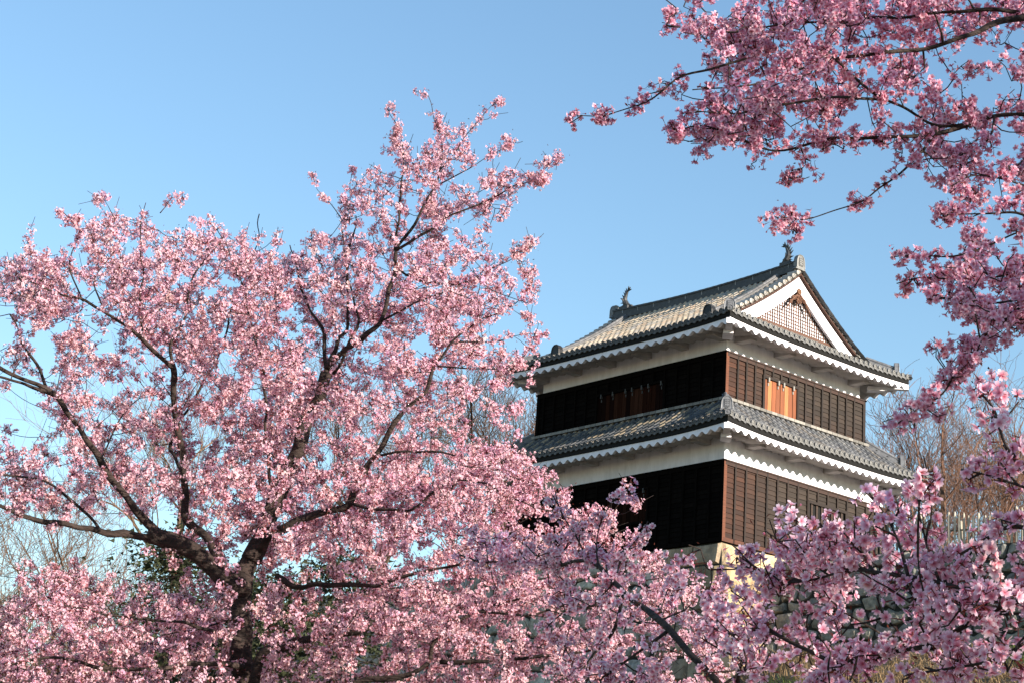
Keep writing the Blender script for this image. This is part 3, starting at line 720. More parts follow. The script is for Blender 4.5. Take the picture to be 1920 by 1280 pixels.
for i, (px, py, Y, sp, tint, fan, lab) in enumerate((
        (1815, 735, 84, 1.0, (1.25, .92, .76), .55, "reddish brown bare tree fanning out right of the turret roof"),
        (1915, 800, 92, 1.0, (1.2, .92, .78), .55, "bare tree at the right edge behind the picket fence"),
        (1730, 850, 98, .9, (1.2, .92, .8), .55, "smaller bare tree close to the turret's lower right eave"),
        (975, 715, 80, .9, (.62, .52, .47), .5, "dark bare tree between the pink cherry and the turret's left wall"),
        (880, 700, 90, 1.0, (.9, .8, .75), .5, "grey bare tree behind the right side of the pink cherry"),
        (745, 690, 98, 1.0, (.95, .82, .75), .5, "bare tree behind the middle of the pink cherry crown"),
        (415, 690, 100, 1.0, (1.25, 1.05, .8), .55, "pale brown bare tree seen through the left half of the cherry"),
        (120, 960, 66, 1.25, (1.05, .9, .75), .6, "wide brown bare tree at the lower left behind the blossoms"),
        (15, 985, 62, 1.2, (1.1, .95, .78), .6, "bare tree cut by the left edge of the picture"),
        (225, 1010, 74, 1.1, (1.15, 1, .85), .6, "bushy bare tree left of the dark conifer"))):
    b, H = stand(px, py, Y); bare_tree("bare_tree", b, H*1.28, sp, 40+i, lab, tint, fan=fan, tipr=.0095 if Y > 70 else .0075)

def conifer(base, H, rad, seed, label, topfrac=.12):
    r = np.random.default_rng(seed); root = empty("conifer_tree", np.asarray(base, float).tolist()); tag(root, label, "tree", "dark conifers behind the cherry")
    tr = MB(); tr.tube([(0, 0, 0), (.05, 0, H*.5), (0, .05, H*.96)], [H*.022, H*.014, .02], 8, (.6, .5, .45))
    cs = []; N = int(150*H/8)
    for i in range(N):
        f = r.random()**.8; zz = H*(topfrac + (1-topfrac)*f); rr = rad*((1-f)**.75+.06)*r.uniform(.35, 1.12)
        a = r.uniform(0, 2*math.pi); c = np.array([math.cos(a)*rr, math.sin(a)*rr, zz - rr*.15])
        tr.tube([(0, 0, zz+rr*.05), c*.6+np.array([0, 0, zz*.4+.02*rr]), c], [.03, .018, .01], 4, (.6, .5, .45), cap=False)
        cs.append((c, a, r.uniform(.25, .6)*rad/2.2))
    V = []; C = []
    for c, a, s in cs:
        k = 46; q = r.normal(0, 1, (k, 3))*np.array([s, s, s*.42]); cen = c+q
        dr = q/np.linalg.norm(q, axis=1, keepdims=True)*.6 + np.array([math.cos(a), math.sin(a), -.15]) + r.normal(0, .4, (k, 3)); dr /= np.linalg.norm(dr, axis=1, keepdims=True)
        sd_ = np.cross(dr, r.normal(0, 1, (k, 3))); sd_ /= np.linalg.norm(sd_, axis=1, keepdims=True)
        l = r.uniform(.12, .28, (k, 1)); w = r.uniform(.03, .07, (k, 1))
        V.append(np.stack([cen-sd_*w, cen+dr*l*.5-sd_*0, cen+sd_*w, cen+dr*l], 1)); C.append(np.repeat(r.uniform(.6, 1.6, (k, 1))*np.array([[1, 1, 1]]), 4, 0))
    V = np.concatenate(V); V = V[:, [0, 1, 2, 3]]; n = len(V)
    tr.build("trunk", MAT['twig'], root)
    npmesh("crown", V.reshape(-1, 3), np.array([[0, 2, 3, 1]])+4*np.arange(n)[:, None], np.concatenate(C), MAT['conifer'], root)
for i, (px, py, Y, rad, lab) in enumerate(((335, 985, 48, 2.3, "dark green conifer showing left of the cherry trunk"), (640, 1030, 52, 3.0, "broad dark conifer behind the lower cherry branches"),
                                            (535, 1070, 46, 1.7, "small dark conifer just right of the cherry trunk"), (455, 1060, 56, 2.2, "dark conifer straight behind the cherry trunk"))):
    b, H = stand(px, py, Y); conifer(b, H, rad, 70+i, lab)
# ------------------------------------------------------------------ cherry trees: limbs drawn by hand, twigs grown to every blossom clump
G = {}
def grid(spec, cell=40):
    """{y0: {col: coverage}} from compact rows 'y: col=digits...' where digits run to the right"""
    g = {}
    for line in spec.strip().splitlines():
        y, rest = line.split(':'); y = int(y)
        for tok in rest.split():
            c, ds = tok.split('='); c = int(c)
            for k, ch in enumerate(ds):
                if ch != '0': g[(c+k, y//cell)] = int(ch)
    return g
PINK = grid("""
120: 19=1
160: 18=1 20=3 23=2
200: 18=1 20=5 22=31
240: 18=624343
280: 17=4757524143
320: 16=16677547451
360: 4=1 6=3 9=1 16=474888752
400: 2=35668303412 16=686387642
440: 0=3222789988665466684587633
480: 0=8997896787799899897987755
520: 0=99987999976889999999889752
560: 0=88998998989886989999997551
600: 0=67575788898986666799986663
640: 0=76684655788986765689988663
680: 0=7767743447789886689898653
720: 0=3477554355788999768766562
760: 0=1447755577778998876776551
800: 0=3345786676889988877867554
840: 0=77577767788888778888879983
880: 0=87788678999998778999999985
920: 0=877654578899999999999899874443
960: 0=111111235689989999998878766543
1000: 0=1000000265679988999988778866644
1040: 0=23422111133687667888887787666666
1080: 0=5888754347667766688888878666666655
1120: 0=8999876889988646889999988666666665
1160: 0=8889999898877647899999988766666665
1200: 0=8768999998756545789999888766666666
1240: 0=9888989899756667778999988776666666
1280: 0=7777777777766666677777777766666666
1320: 0=5555555555555555555555555544444444
""")
for (c, r_), v in list(PINK.items()):           # the crown goes on past the left edge
    if c == 0:
        for k in (1, 2, 3): PINK[(-k, r_)] = max(1, v-k*2) if v > 2 else v
NEAR = grid("""
720: 45=545
760: 46=66
800: 46=17
840: 44=0347
880: 40=31135566
920: 40=54233763
960: 23=33333 36=366534652444
1000: 20=135656544 34=45788888875557
1040: 20=1256577765424454789999998888
1080: 22=35677776567888888998888888
1120: 23=4566666656656576632237888
1160: 25=35666656667754211127888
1200: 26=5665555568764432368777
1240: 25=26666556677666326776331
1280: 26=5555555555555555545555540
1320: 26=4444444444444444444444440
""")
for r_ in range(22, 34):
    for k in (48, 49, 50): NEAR[(k, r_)] = 6
OVER = grid("""
-80: 30=3456777777777777777
-40: 31=456788888888888888
0: 32=2578998999999878
40: 31=56589999889886777
80: 31=27889899888887352
120: 31=47888889988842154
160: 29=1 31=36689789866553424
200: 26=2321046788777745585555
240: 31=35678855321687776
280: 34=34463000275442
320: 36=441003206652
360: 39=462004112
400: 36=335610012055
440: 44=2565
480: 41=5553546
520: 41=5536777
560: 43=34765
600: 45=651
640: 43=4651
680: 43=562
720: 42=654
760: 41=363
""")
for r_ in range(-2, 15):
    for k in (48, 49, 50, 51): OVER[(k, r_)] = 6 if r_ < 9 or k > 49 else 4

def flower_mesh(name, Cn, Nn, size, open_, tint, mat, parent, detail, seed, off, leaves=None):
    """five notched petals per blossom; low: one kite per petal, high: curved 12-point petals, throat, calyx and stamens"""
    r = np.random.default_rng(seed); n = len(Cn)
    N = Nn/np.linalg.norm(Nn, axis=1, keepdims=True)
    A = np.cross(N, r.normal(0, 1, (n, 3))); A /= np.linalg.norm(A, axis=1, keepdims=True); B = np.cross(N, A)
    if detail:
        rows = [(.05, .05, 0), (.34, .23, .05), (.70, .35, .10), (.94, .22, .10)]; cols = (-1, 0, 1)
        pr = np.array([(t + (.07 if (i == 3 and c) else 0) - (.02 if i == 3 and not c else 0), w*c, z + (.035 if c else 0)) for i, (t, w, z) in enumerate(rows) for c in cols])
        quads = np.array([(i*3+j, i*3+j+1, i*3+j+4, i*3+j+3) for i in range(3) for j in range(2)])
        shade = np.array([0, 0, 0, .35, .28, .35, .88, .8, .88, 1, 1, 1])
    else:
        pr = np.array([(.04, 0, 0), (.62, -.36, .04), (1.0, 0, .05), (.62, .36, .04)]); quads = np.array([(0, 1, 2, 3)]); shade = np.array([0, .75, 1, .75])
    m = len(pr); rad = size/2
    th = (np.arange(5)*2*np.pi/5)[None] + r.uniform(-.12, .12, (n, 5)); el = open_[:, None] + r.uniform(-.15, .15, (n, 5))
    ce, se, ct, st_ = np.cos(el), np.sin(el), np.cos(th), np.sin(th)
    D = (A[:, None]*ct[..., None] + B[:, None]*st_[..., None]); T = (-A[:, None]*st_[..., None] + B[:, None]*ct[..., None])
    E = D*ce[..., None] + N[:, None]*se[..., None]; Up = -D*se[..., None] + N[:, None]*ce[..., None]
    pv = (Cn[:, None, None] + rad[:, None, None, None]*(E[:, :, None]*pr[None, None, :, 0, None] + T[:, :, None]*pr[None, None, :, 1, None] + Up[:, :, None]*pr[None, None, :, 2, None]))
    V = pv.reshape(-1, 3); F = (quads[None] + (np.arange(n*5)*m)[:, None, None]).reshape(-1, 4)
    edge = tint; deep = tint*np.array([[.97, .76, .82]]) if not detail else tint*np.array([[.72, .22, .33]])
    pj = r.uniform(.9, 1.08, (n, 5, 1, 1))
    C = (deep[:, None, None]*(1-shade[None, None, :, None]) + edge[:, None, None]*shade[None, None, :, None])*pj
    C = np.clip(C, 0, .95).reshape(-1, 3)
    Vs, Cs, F3 = [V], [C], []
    k = len(V)
    # calyx and stalk: dark red slivers behind each blossom
    L = (size*(.9 if detail else .8))[:, None]; w = size[:, None]*(.05 if detail else .055)
    tail = Cn - N*L + r.normal(0, .2, (n, 3))*L; cal = np.array([[.22, .06, .055]] if detail else [[.36, .11, .11]])*r.uniform(.6, 1.3, (n, 1))
    cw = 1.2 if detail else 2.2
    tri = np.stack([Cn + A*w*cw, Cn - A*w*cw, tail, Cn + B*w*cw, Cn - B*w*cw, tail], 1).reshape(-1, 3)
    Vs.append(tri); Cs.append(np.repeat(cal, 6, 0)); F3.append(k + np.arange(2*n*3).reshape(-1, 3)); k += len(tri)
    if detail:
        sN = 7; ang = r.uniform(0, 2*np.pi, (n, sN)); tl = r.uniform(.18, .42, (n, sN)); zz = r.uniform(.22, .4, (n, sN))
        tipp = Cn[:, None] + rad[:, None, None]*((A[:, None]*np.cos(ang)[..., None] + B[:, None]*np.sin(ang)[..., None])*tl[..., None] + N[:, None]*zz[..., None])
        wv = (T[:, :1]*rad[:, None, None]*.03)
        tri = np.stack([np.broadcast_to(Cn[:, None]+wv, tipp.shape), np.broadcast_to(Cn[:, None]-wv, tipp.shape), tipp], 2).reshape(-1, 3)
        Vs.append(tri); Cs.append(np.tile(np.array([[.62, .20, .28]]), (len(tri), 1))); F3.append(k + np.arange(n*sN*3).reshape(-1, 3)); k += len(tri)
        an = tipp.reshape(-1, 3); q = (rad*.045)[:, None].repeat(sN, 1).reshape(-1, 1)
        Ar = A.repeat(sN, 0); Br = B.repeat(sN, 0)
        tri = np.stack([an+Ar*q, an-Ar*q*.6+Br*q, an-Ar*q*.6-Br*q], 1).reshape(-1, 3)
        Vs.append(tri); Cs.append(np.tile(np.array([[.45, .28, .10]]), (len(tri), 1))); F3.append(k + np.arange(n*sN*3).reshape(-1, 3)); k += len(tri)
    if leaves is not None:
        lv, lc = leaves; F = np.concatenate([F, k + np.arange(len(lv)).reshape(-1, 4)]); Vs.append(lv); Cs.append(lc); k += len(lv)
    return npmesh(name, np.concatenate(Vs)-off, F, np.concatenate(Cs), mat, parent, smooth=False, F3=np.concatenate(F3))

def leaf_quads(Pn, seed, size):
    """small folded red-brown young leaves and buds"""
    r = np.random.default_rng(seed); n = len(Pn)
    d = r.normal(0, 1, (n, 3)) + np.array([0, 0, .6]); d /= np.linalg.norm(d, axis=1, keepdims=True)
    s = np.cross(d, r.normal(0, 1, (n, 3))); s /= np.linalg.norm(s, axis=1, keepdims=True); u = np.cross(d, s)
    l = (size*r.uniform(.6, 1.3, n))[:, None]; w = l*.2
    V = np.stack([Pn, Pn+d*l*.5+s*w+u*w*.5, Pn+d*l, Pn+d*l*.5-s*w+u*w*.5], 1).reshape(-1, 3)
    C = np.repeat(np.array([[.15, .042, .028]])*r.uniform(.5, 1.6, (n, 1)), 4, 0)
    return V, C

class Tree:
    def __init__(s, seed, thin=.64): s.thin = thin; s.r = np.random.default_rng(seed); s.limbs = []; s.np = []; s.nr = []; s.twigs = []; s.clumps = []
    def limb(s, pts, r0, r1, wob=.012, show=True):
        """pts: (px,py,depth) or world tuples flagged by a 4th item; smoothed to a curve"""
        q = [W(*p) if len(p) == 3 else np.array(p[:3], float) for p in pts]
        q = np.array(q); L = np.concatenate([[0], np.cumsum(np.linalg.norm(np.diff(q, axis=0), axis=1))])
        n = max(6, int(L[-1]/(.05 if q[:, 1].mean() > 12 else .022))); x = np.linspace(0, L[-1], n)
        m = np.gradient(q, L, axis=0)                     # hermite through the drawn points
        k = np.clip(np.searchsorted(L, x, 'right')-1, 0, len(L)-2); h = (L[k+1]-L[k])[:, None]; t = ((x-L[k])/(L[k+1]-L[k]))[:, None]
        c = (2*t**3-3*t**2+1)*q[k] + (t**3-2*t**2+t)*h*m[k] + (-2*t**3+3*t**2)*q[k+1] + (t**3-t**2)*h*m[k+1]
        fq = s.r.uniform(6, 26, (5, 3)); ph = s.r.uniform(0, 6.3, (5, 3)); am = wob*s.r.uniform(.4, 1.2, (5, 3))*6/fq*np.clip(q[:, 1].mean()/12, .45, 1)
        c += sum(am[z]*np.sin(x[:, None]*fq[z]+ph[z]) for z in range(5))*np.minimum(1, x/.4)[:, None]
        rr = (r1+(r0-r1)*np.linspace(1, 0, n)**1.25)*(1+.10*np.sin(x*9+s.r.uniform(0, 6))); rr = np.maximum(rr, .0035)
        rr = rr*s.thin if r0 < .085 else rr; s.limbs.append((c, np.maximum(rr, .0022), show)); s.np += list(c); s.nr += list(rr)
    def dress(s, r_max, step, clen, frac=.6, prob=.8):
        """blossom clumps sitting along the outer part of the thin limbs"""
        for c, rr, sh in s.limbs:
            if not sh: continue
            L = np.concatenate([[0], np.cumsum(np.linalg.norm(np.diff(c, axis=0), axis=1))]); x = L[-1]*(1-frac)
            while x < L[-1]-.04:
                k = min(np.searchsorted(L, x), len(c)-2)
                if rr[k] < r_max and s.r.random() < prob:
                    q = c[k]; t = c[k+1]-c[k]; t /= np.linalg.norm(t)+1e-9; d = t + s.r.normal(0, .45, 3)+np.array([0, 0, .25]); d /= np.linalg.norm(d); l = clen*s.r.uniform(.5, 1.1)
                    path = np.array([q, q+d*l*.35, q+d*l*.7, q+d*l]); s.twigs.append((path, np.linspace(.0035, .002, 4))); s.clumps.append((path[-3:], -1))
                x += step*s.r.uniform(.5, 1.5)
    def grow(s, cells, depth_fn, k_density, clen, avoid=True, maxlink=9, up=.35, cell=40, spray=3, snap=.36, reach_max=1.3):
        """choose clump centres from the coverage map, tie each to the nearest wood by a twig"""
        r = s.r; cen = []
        for (c, y), v in cells.items():
            cov = min(v, 9.4)/10.0; lam = -math.log(1-cov)*k_density(c*cell+cell/2, y*cell+cell/2)
            for _ in range(r.poisson(lam/spray)):
                px, py = (c+r.random())*cell, (y+r.random())*cell
                Y = depth_fn(px, py, r, cells); sc = 17.0/Y; an = r.uniform(0, 2*math.pi); ln = r.uniform(6, 15)*sc
                for j in range(spray):
                    f = j-(spray-1)/2; qx, qy, qY = px+math.cos(an)*ln*f+r.normal(0, 3)*sc, py-abs(math.sin(an))*ln*f*.8+r.normal(0, 3)*sc, Y+r.normal(0, .06)
                    if cells.get((int(qx//cell), int(qy//cell)), 0) == 0: qx, qy = px+r.normal(0, 4)*sc, py+r.normal(0, 4)*sc
                    cen.append((qx, qy, qY, smooth_cov(cells, qx, qy)))
        vis = [np.array([P(q) for q in c]) for c, rr, sh in s.limbs if sh]; vd = [c[:, 1] for c, rr, sh in s.limbs if sh]; vr = [rr for c, rr, sh in s.limbs if sh]
        VP = np.concatenate(vis) if vis else np.zeros((0, 2)); VD = np.concatenate(vd) if vis else np.zeros(0); VR = np.concatenate(vr)*FPX/np.maximum(VD, 1) if vis else np.zeros(0)
        out = []
        for px, py, Y, cv in cen:
            if cv < snap and len(VP):                    # lone sprays hug the wood that carries them
                dd = np.hypot(VP[:, 0]-px, VP[:, 1]-py); j = dd.argmin()
                if dd[j] < 75: f = r.uniform(.45, .85); px += (VP[j, 0]-px)*f; py += (VP[j, 1]-py)*f; Y = VD[j]+r.normal(0, .05); out.append(W(px, py, Y)); continue
            if avoid and len(VP):
                dd = np.hypot(VP[:, 0]-px, VP[:, 1]-py); j = dd.argmin()
                if dd[j] < VR[j] + 260/Y + 4 and r.random() < avoid and VD[j] > Y-.1: Y = VD[j] + r.uniform(.15, .7)
            out.append(W(px, py, Y))
        cen = np.array(out); nodes = np.array(s.np); nr = np.array(s.nr)
        d0 = np.min(np.linalg.norm(cen[:, None] - nodes[None, ::2], axis=2), axis=1); order = np.argsort(d0)
        cap = len(nodes) + len(cen)*6; NB = np.zeros((cap, 3)); NR = np.zeros(cap); m = len(nodes); NB[:m] = nodes; NR[:m] = nr
        for ci in order:
            c = cen[ci]; v = c - NB[:m]; dist = np.linalg.norm(v, axis=1)
            cost = dist - .35*np.maximum(0, v[:, 2])*0 + .25*np.maximum(0, -v[:, 2]) + .02*r.random(m)
            j = int(cost.argmin())
            if dist[j] > reach_max: continue
            a = NB[j]; d = c-a; D = np.linalg.norm(d)+1e-6
            dirn = d/D + np.array([0, 0, up]) + r.normal(0, .3, 3); dirn /= np.linalg.norm(dirn)
            l = clen*r.uniform(.55, 1.35)
            e = c + dirn*l*.5; b = c - dirn*l*.5
            n = max(3, int(np.linalg.norm(b-a)/.10)+2)
            t = np.linspace(0, 1, n)[:, None]
            mid = (a+b)/2 + r.normal(0, .10, 3)*D*.6 - np.array([0, 0, .06*D])
            path = (1-t)**2*a + 2*t*(1-t)*mid + t*t*b
            path = np.concatenate([path, (b+e)[None]/2 + r.normal(0, .015, (1, 3)), e[None]])
            r0 = min(NR[j]*.7, .0045+.006*D); r1 = .0022
            tp = path
            if Y > 10 and r.random() < .3: tp = np.concatenate([path, (e + (dirn+r.normal(0, .15, 3))*clen*r.uniform(.5, 1.3))[None]])
            s.twigs.append((tp, np.linspace(max(r0, .004 if Y > 10 else .003), r1*(1.2 if Y > 10 else .8), len(tp)))); s.clumps.append((path[-3:], ci))
            k = min(len(path)-1, cap-m)
            if k > 0: NB[m:m+k] = path[1:k+1]; NR[m:m+k] = np.linspace(max(r0, .003), r1, len(path))[1:k+1]; m += k
    def wood(s, root, off, twig_n=4, mat=None, extra=None):
        mb = MB()
        for c, rr, sh in s.limbs: mb.tube(c, rr, 10 if rr[0] > .03 else 7)
        if extra: extra(mb)
        for p, rr in s.twigs: mb.tube(p, rr, twig_n, cap=False)
        return mb.build("trunk", mat or MAT['bark'], root, smooth=True, offset=off)
    def flowers(s, per, reach, size, spread=.045, bud=.08, droop=0.0, open_max=.75):
        """blossom centres, facings, size, openness, tint for every clump, umbels set along its twig end"""
        r = s.r; Cn, Nn, Op, Ti, Sz = [], [], [], [], []
        for path, _ in s.clumps:
            seg = np.asarray(path); n = max(4, int(per*r.uniform(.55, 1.45))); um = max(2, n//5)
            tu = r.uniform(-.05, 1.05, um); ax = seg[-1]-seg[0]; L = np.linalg.norm(ax)+1e-6; ax = ax/L
            c_t = r.normal(0, 1, 3)*np.array([.025, .05, .045]); base = np.array([.96, .68, .765])*(1+r.normal(0, .05)) + c_t*.5
            for t in tu:
                o = seg[0] + (seg[-1]-seg[0])*t + r.normal(0, .006, 3)
                rd = r.normal(0, 1, 3); rd -= ax*(rd @ ax)*.7; rd /= np.linalg.norm(rd)
                k = int(r.integers(3, 7))
                dv = rd[None]*.75 + r.normal(0, .55, (k, 3)); dv /= np.linalg.norm(dv, axis=1, keepdims=True)
                ll = reach*r.uniform(.65, 1.25, (k, 1)); Cn.append(o + dv*ll); Nn.append(dv + r.normal(0, .35, (k, 3)) + np.array([0, 0, .05-droop]))
                op = r.uniform(.08, open_max, k); b = r.random(k) < bud; op[b] = 1.25; Op.append(op)
                Sz.append(np.where(b, .55, 1.0)*size*r.uniform(.85, 1.15, k)); cc = np.clip(base, .2, .95); cc = cc + (1-cc)*(r.random((k, 1))**3*.28)-r.random((k, 1))**2*.06; cc = np.clip(cc, .15, .95); cc[b] *= np.array([.95, .62, .7]); Ti.append(cc)
        return map(np.concatenate, (Cn, Nn, Sz, Op, Ti))
    def leafpts(s, k, rad):
        return np.concatenate([np.asarray(p)[s.r.integers(0, 3, k)] + s.r.normal(0, rad, (k, 3)) for p, _ in s.clumps])

def smooth_cov(cells, px, py):
    c, y = int(px//40), int(py//40); return sum(cells.get((c+i, y+j), 0) for i in (-1, 0, 1) for j in (-1, 0, 1))/81.0

# ---- the big pink cherry on the left, about 17 m away
T = Tree(3); Y0_ = 17.2
gz = lambda x, y: float(ground_z(np.array([x]), np.array([y]))[0])
tb = W(452, 1290, Y0_); tbase = np.array([tb[0]-.05, Y0_, gz(tb[0], Y0_)-.1])
T.limb([(*tbase, 0), (*(tbase*.5+tb*.5+np.array([.08, 0, 0])), 0), (455, 1280, 17.2), (453, 1180, 17.2), (456, 1085, 17.25), (470, 1045, 17.3)], .14, .088, show=False)
t2 = W(472, 1290, 17.0)
T.limb([(tbase[0]+.15, tbase[1]-.25, tbase[2], 0), (472, 1290, 16.9), (492, 1229, 16.8), (545, 1205, 16.7), (585, 1197, 16.6), (627, 1189, 16.5), (700, 1170, 16.3)], .12, .035, show=False)
T.limb([(457, 1105, 17.2), (435, 1095, 17.1), (395, 1060, 17.0), (350, 1025, 16.9), (310, 1012, 16.85), (280, 1000, 16.8)], .10, .075)
T.limb([(322, 1018, 16.9), (290, 992, 16.8), (240, 937, 16.6), (187, 862, 16.4), (137, 785, 16.3), (100, 738, 16.2), (45, 710, 16.0), (0, 688, 15.9), (-60, 660, 15.7)], .065, .025)
T.limb([(318, 1016, 16.9), (250, 1000, 16.7), (190, 998, 16.5), (120, 982, 16.3), (50, 966, 16.1), (0, 948, 16.0), (-70, 930, 15.8)], .06, .025)
T.limb([(190, 996, 16.5), (165, 962, 16.6), (130, 935, 16.6), (80, 900, 16.6), (0, 885, 16.5), (-50, 870, 16.4)], .025, .012)
T.limb([(187, 862, 16.4), (195, 848, 16.5), (205, 825, 16.6), (225, 785, 16.7), (262, 745, 16.9), (300, 720, 17)], .016, .006)
T.limb([(90, 735, 16.2), (60, 665, 16.4), (40, 640, 16.4), (28, 615, 16.5), (15, 590, 16.5)], .028, .012)
T.limb([(100, 738, 16.2), (20, 712, 15.8), (-40, 700, 15.6)], .03, .015)
T.limb([(425, 1085, 17.2), (385, 1010, 17.5), (350, 960, 17.6), (345, 890, 17.5), (336, 810, 17.4), (325, 745, 17.3), (323, 680, 17.2)], .075, .042)
T.limb([(324, 690, 17.2), (300, 668, 17.1), (270, 640, 17.0), (232, 606, 16.9), (195, 585, 16.8), (155, 565, 16.7), (95, 545, 16.5), (40, 520, 16.4)], .036, .012)
T.limb([(323, 680, 17.2), (320, 645, 17.3), (345, 600, 17.4), (362, 520, 17.5), (400, 470, 17.5), (425, 440, 17.5)], .03, .008)
T.limb([(270, 640, 17.0), (262, 580, 17.1), (268, 500, 17.2), (262, 450, 17.2), (272, 380, 17.2)], .02, .006)
T.limb([(195, 585, 16.8), (180, 520, 16.9), (215, 470, 16.9), (235, 420, 16.9)], .014, .005)
T.limb([(155, 565, 16.7), (130, 500, 16.6), (150, 430, 16.5), (115, 395, 16.5)], .014, .005)
T.limb([(345, 890, 17.5), (320, 830, 17.9), (380, 720, 18.3), (420, 640, 18.4), (440, 560, 18.4), (480, 470, 18.3), (485, 400, 18.3)], .03, .008, show=False)
T.limb([(470, 1050, 17.3), (492, 1005, 17.3), (520, 930, 17.4), (543, 873, 17.4), (556, 848, 17.4), (575, 790, 17.5), (597, 748, 17.5), (612, 700, 17.5)], .09, .06)
T.limb([(612, 700, 17.5), (609, 672, 17.5), (606, 622, 17.6), (575, 570, 17.8), (560, 520, 17.9), (545, 460, 17.9)], .035, .01)
T.limb([(612, 700, 17.5), (620, 670, 17.7), (635, 640, 17.8), (650, 622, 17.9), (650, 560, 18), (655, 480, 18), (668, 400, 18)], .04, .01)
T.limb([(625, 700, 17.5), (640, 680, 17.4), (655, 640, 17.3), (672, 606, 17.3), (660, 555, 17.3), (650, 500, 17.3), (640, 430, 17.3)], .03, .008)
T.limb([(612, 690, 17.5), (650, 655, 17.3), (690, 625, 17.1), (712, 603, 17.0), (728, 560, 17.0), (741, 505, 17.0), (740, 468, 17.0)], .045, .03)
T.limb([(740, 470, 17), (746, 420, 17.0), (752, 350, 17.0), (757, 290, 17), (747, 245, 17), (728, 203, 17)], .022, .004)
T.limb([(740, 470, 17), (782, 412, 16.9), (803, 372, 16.9), (826, 318, 16.8), (828, 270, 16.8), (815, 225, 16.8), (800, 172, 16.8)], .026, .004)
T.limb([(742, 470, 17), (785, 443, 16.8), (860, 400, 16.6), (942, 360, 16.5), (985, 346, 16.4), (1020, 318, 16.4), (1045, 290, 16.4)], .026, .004)
T.limb([(826, 318, 16.8), (850, 290, 16.8), (885, 240, 16.8), (932, 193, 16.8)], .011, .003)
T.limb([(826, 345, 16.8), (870, 322, 16.7), (910, 300, 16.7), (950, 268, 16.7)], .011, .003)
T.limb([(742, 505, 17), (800, 530, 16.8), (862, 532, 16.7), (900, 520, 16.6), (945, 490, 16.6), (1000, 460, 16.6)], .02, .004)
T.limb([(712, 603, 17), (780, 570, 16.7), (830, 548, 16.6), (862, 533, 16.6)], .02, .008)
T.limb([(816, 686, 16.6), (850, 640, 16.5), (900, 600, 16.4), (960, 575, 16.3), (1000, 525, 16.3)], .018, .004)
T.limb([(862, 640, 16.5), (930, 640, 16.3), (985, 625, 16.2), (1030, 632, 16.2)], .012, .003)
T.limb([(816, 686, 16.6), (880, 690, 16.4), (940, 690, 16.3), (990, 680, 16.3)], .014, .004)
T.limb([(480, 1035, 17.3), (505, 1005, 17.1), (545, 983, 16.9), (618, 956, 16.8), (655, 940, 16.7), (667, 918, 16.7), (706, 851, 16.6), (761, 764, 16.5), (799, 732, 16.5), (816, 686, 16.5)], .075, .026)
T.limb([(700, 856, 16.6), (745, 848, 16.4), (800, 844, 16.3), (850, 853, 16.2), (910, 872, 16.1), (960, 890, 16), (1010, 910, 16)], .022, .006)
T.limb([(655, 942, 16.7), (700, 953, 16.5), (771, 952, 16.3), (805, 928, 16.2), (832, 908, 16.1), (890, 900, 16), (960, 935, 15.9), (1040, 960, 15.9), (1120, 985, 15.9)], .026, .006)
T.limb([(508, 918, 17), (500, 830, 17), (499, 760, 17), (497, 720, 17), (482, 645, 17), (470, 600, 17), (455, 540, 17), (410, 430, 17)], .028, .006)
T.limb([(520, 1080, 17.1), (560, 1100, 16.9), (605, 1094, 16.7), (674, 1097, 16.5), (716, 1094, 16.4), (771, 1076, 16.3), (832, 1063, 16.2), (900, 1050, 16.1), (1000, 1060, 16)], .045, .012)
T.limb([(560, 1330, 16.6), (665, 1283, 16.3), (740, 1266, 16.2), (772, 1262, 16.2), (800, 1242, 16.2), (812, 1205, 16.1), (826, 1195, 16.1), (847, 1173, 16.0), (895, 1145, 16), (980, 1120, 15.9)], .06, .014)
T.limb([(455, 1250, 17), (380, 1240, 16.6), (300, 1255, 16.3), (200, 1250, 16.1), (100, 1235, 15.9), (0, 1240, 15.8), (-70, 1230, 15.6)], .045, .012)
T.limb([(453, 1200, 17), (395, 1180, 16.5), (290, 1160, 16.2), (215, 1155, 16.0), (120, 1130, 15.8), (50, 1110, 15.7)], .03, .008)
T.limb([(215, 1155, 16.0), (180, 1110, 16), (140, 1085, 15.9), (100, 1060, 15.9)], .014, .004)
T.limb([(460, 1150, 17), (420, 1165, 16.7), (370, 1178, 16.5), (300, 1190, 16.4)], .02, .006)
T.limb([(826, 1240, 16.2), (900, 1240, 16), (1000, 1230, 15.9), (1100, 1220, 15.8), (1200, 1200, 15.8), (1280, 1200, 15.8)], .035, .008)
T.limb([(895, 1145, 16), (1000, 1150, 15.9), (1100, 1120, 15.9), (1180, 1090, 15.9), (1240, 1080, 15.9)], .02, .006)
T.limb([(668, 1270, 16.3), (700, 1330, 16.2), (850, 1310, 16.1), (1000, 1300, 16)], .04, .01, show=False)
for q in (((640, 410, 17.5), (610, 370, 17.5), (590, 345, 17.5), (581, 322, 17.5)), ((655, 420, 17.5), (657, 370, 17.5), (658, 315, 17.5)), ((215, 410, 16.9), (204, 390, 16.9), (193, 368, 16.9)), ((300, 400, 17), (312, 385, 17), (322, 372, 17)),
          ((325, 750, 17.2), (290, 700, 17.0), (240, 660, 16.9)), ((330, 770, 17.2), (280, 730, 17), (225, 690, 16.9), (205, 680, 16.8)), ((345, 760, 17.2), (370, 715, 17.1), (395, 640, 17)), ((300, 735, 17), (260, 745, 16.9), (215, 700, 16.8)),
          ((120, 790, 16.3), (140, 830, 16.2), (120, 850, 16.1)), ((105, 735, 16.2), (125, 660, 16.2), (155, 610, 16.2)), ((500, 840, 17), (560, 900, 17), (640, 870, 17)), ((470, 860, 17), (430, 750, 17.2), (380, 690, 17.2))):
    T.limb(list(q), .008, .0028, wob=.02)
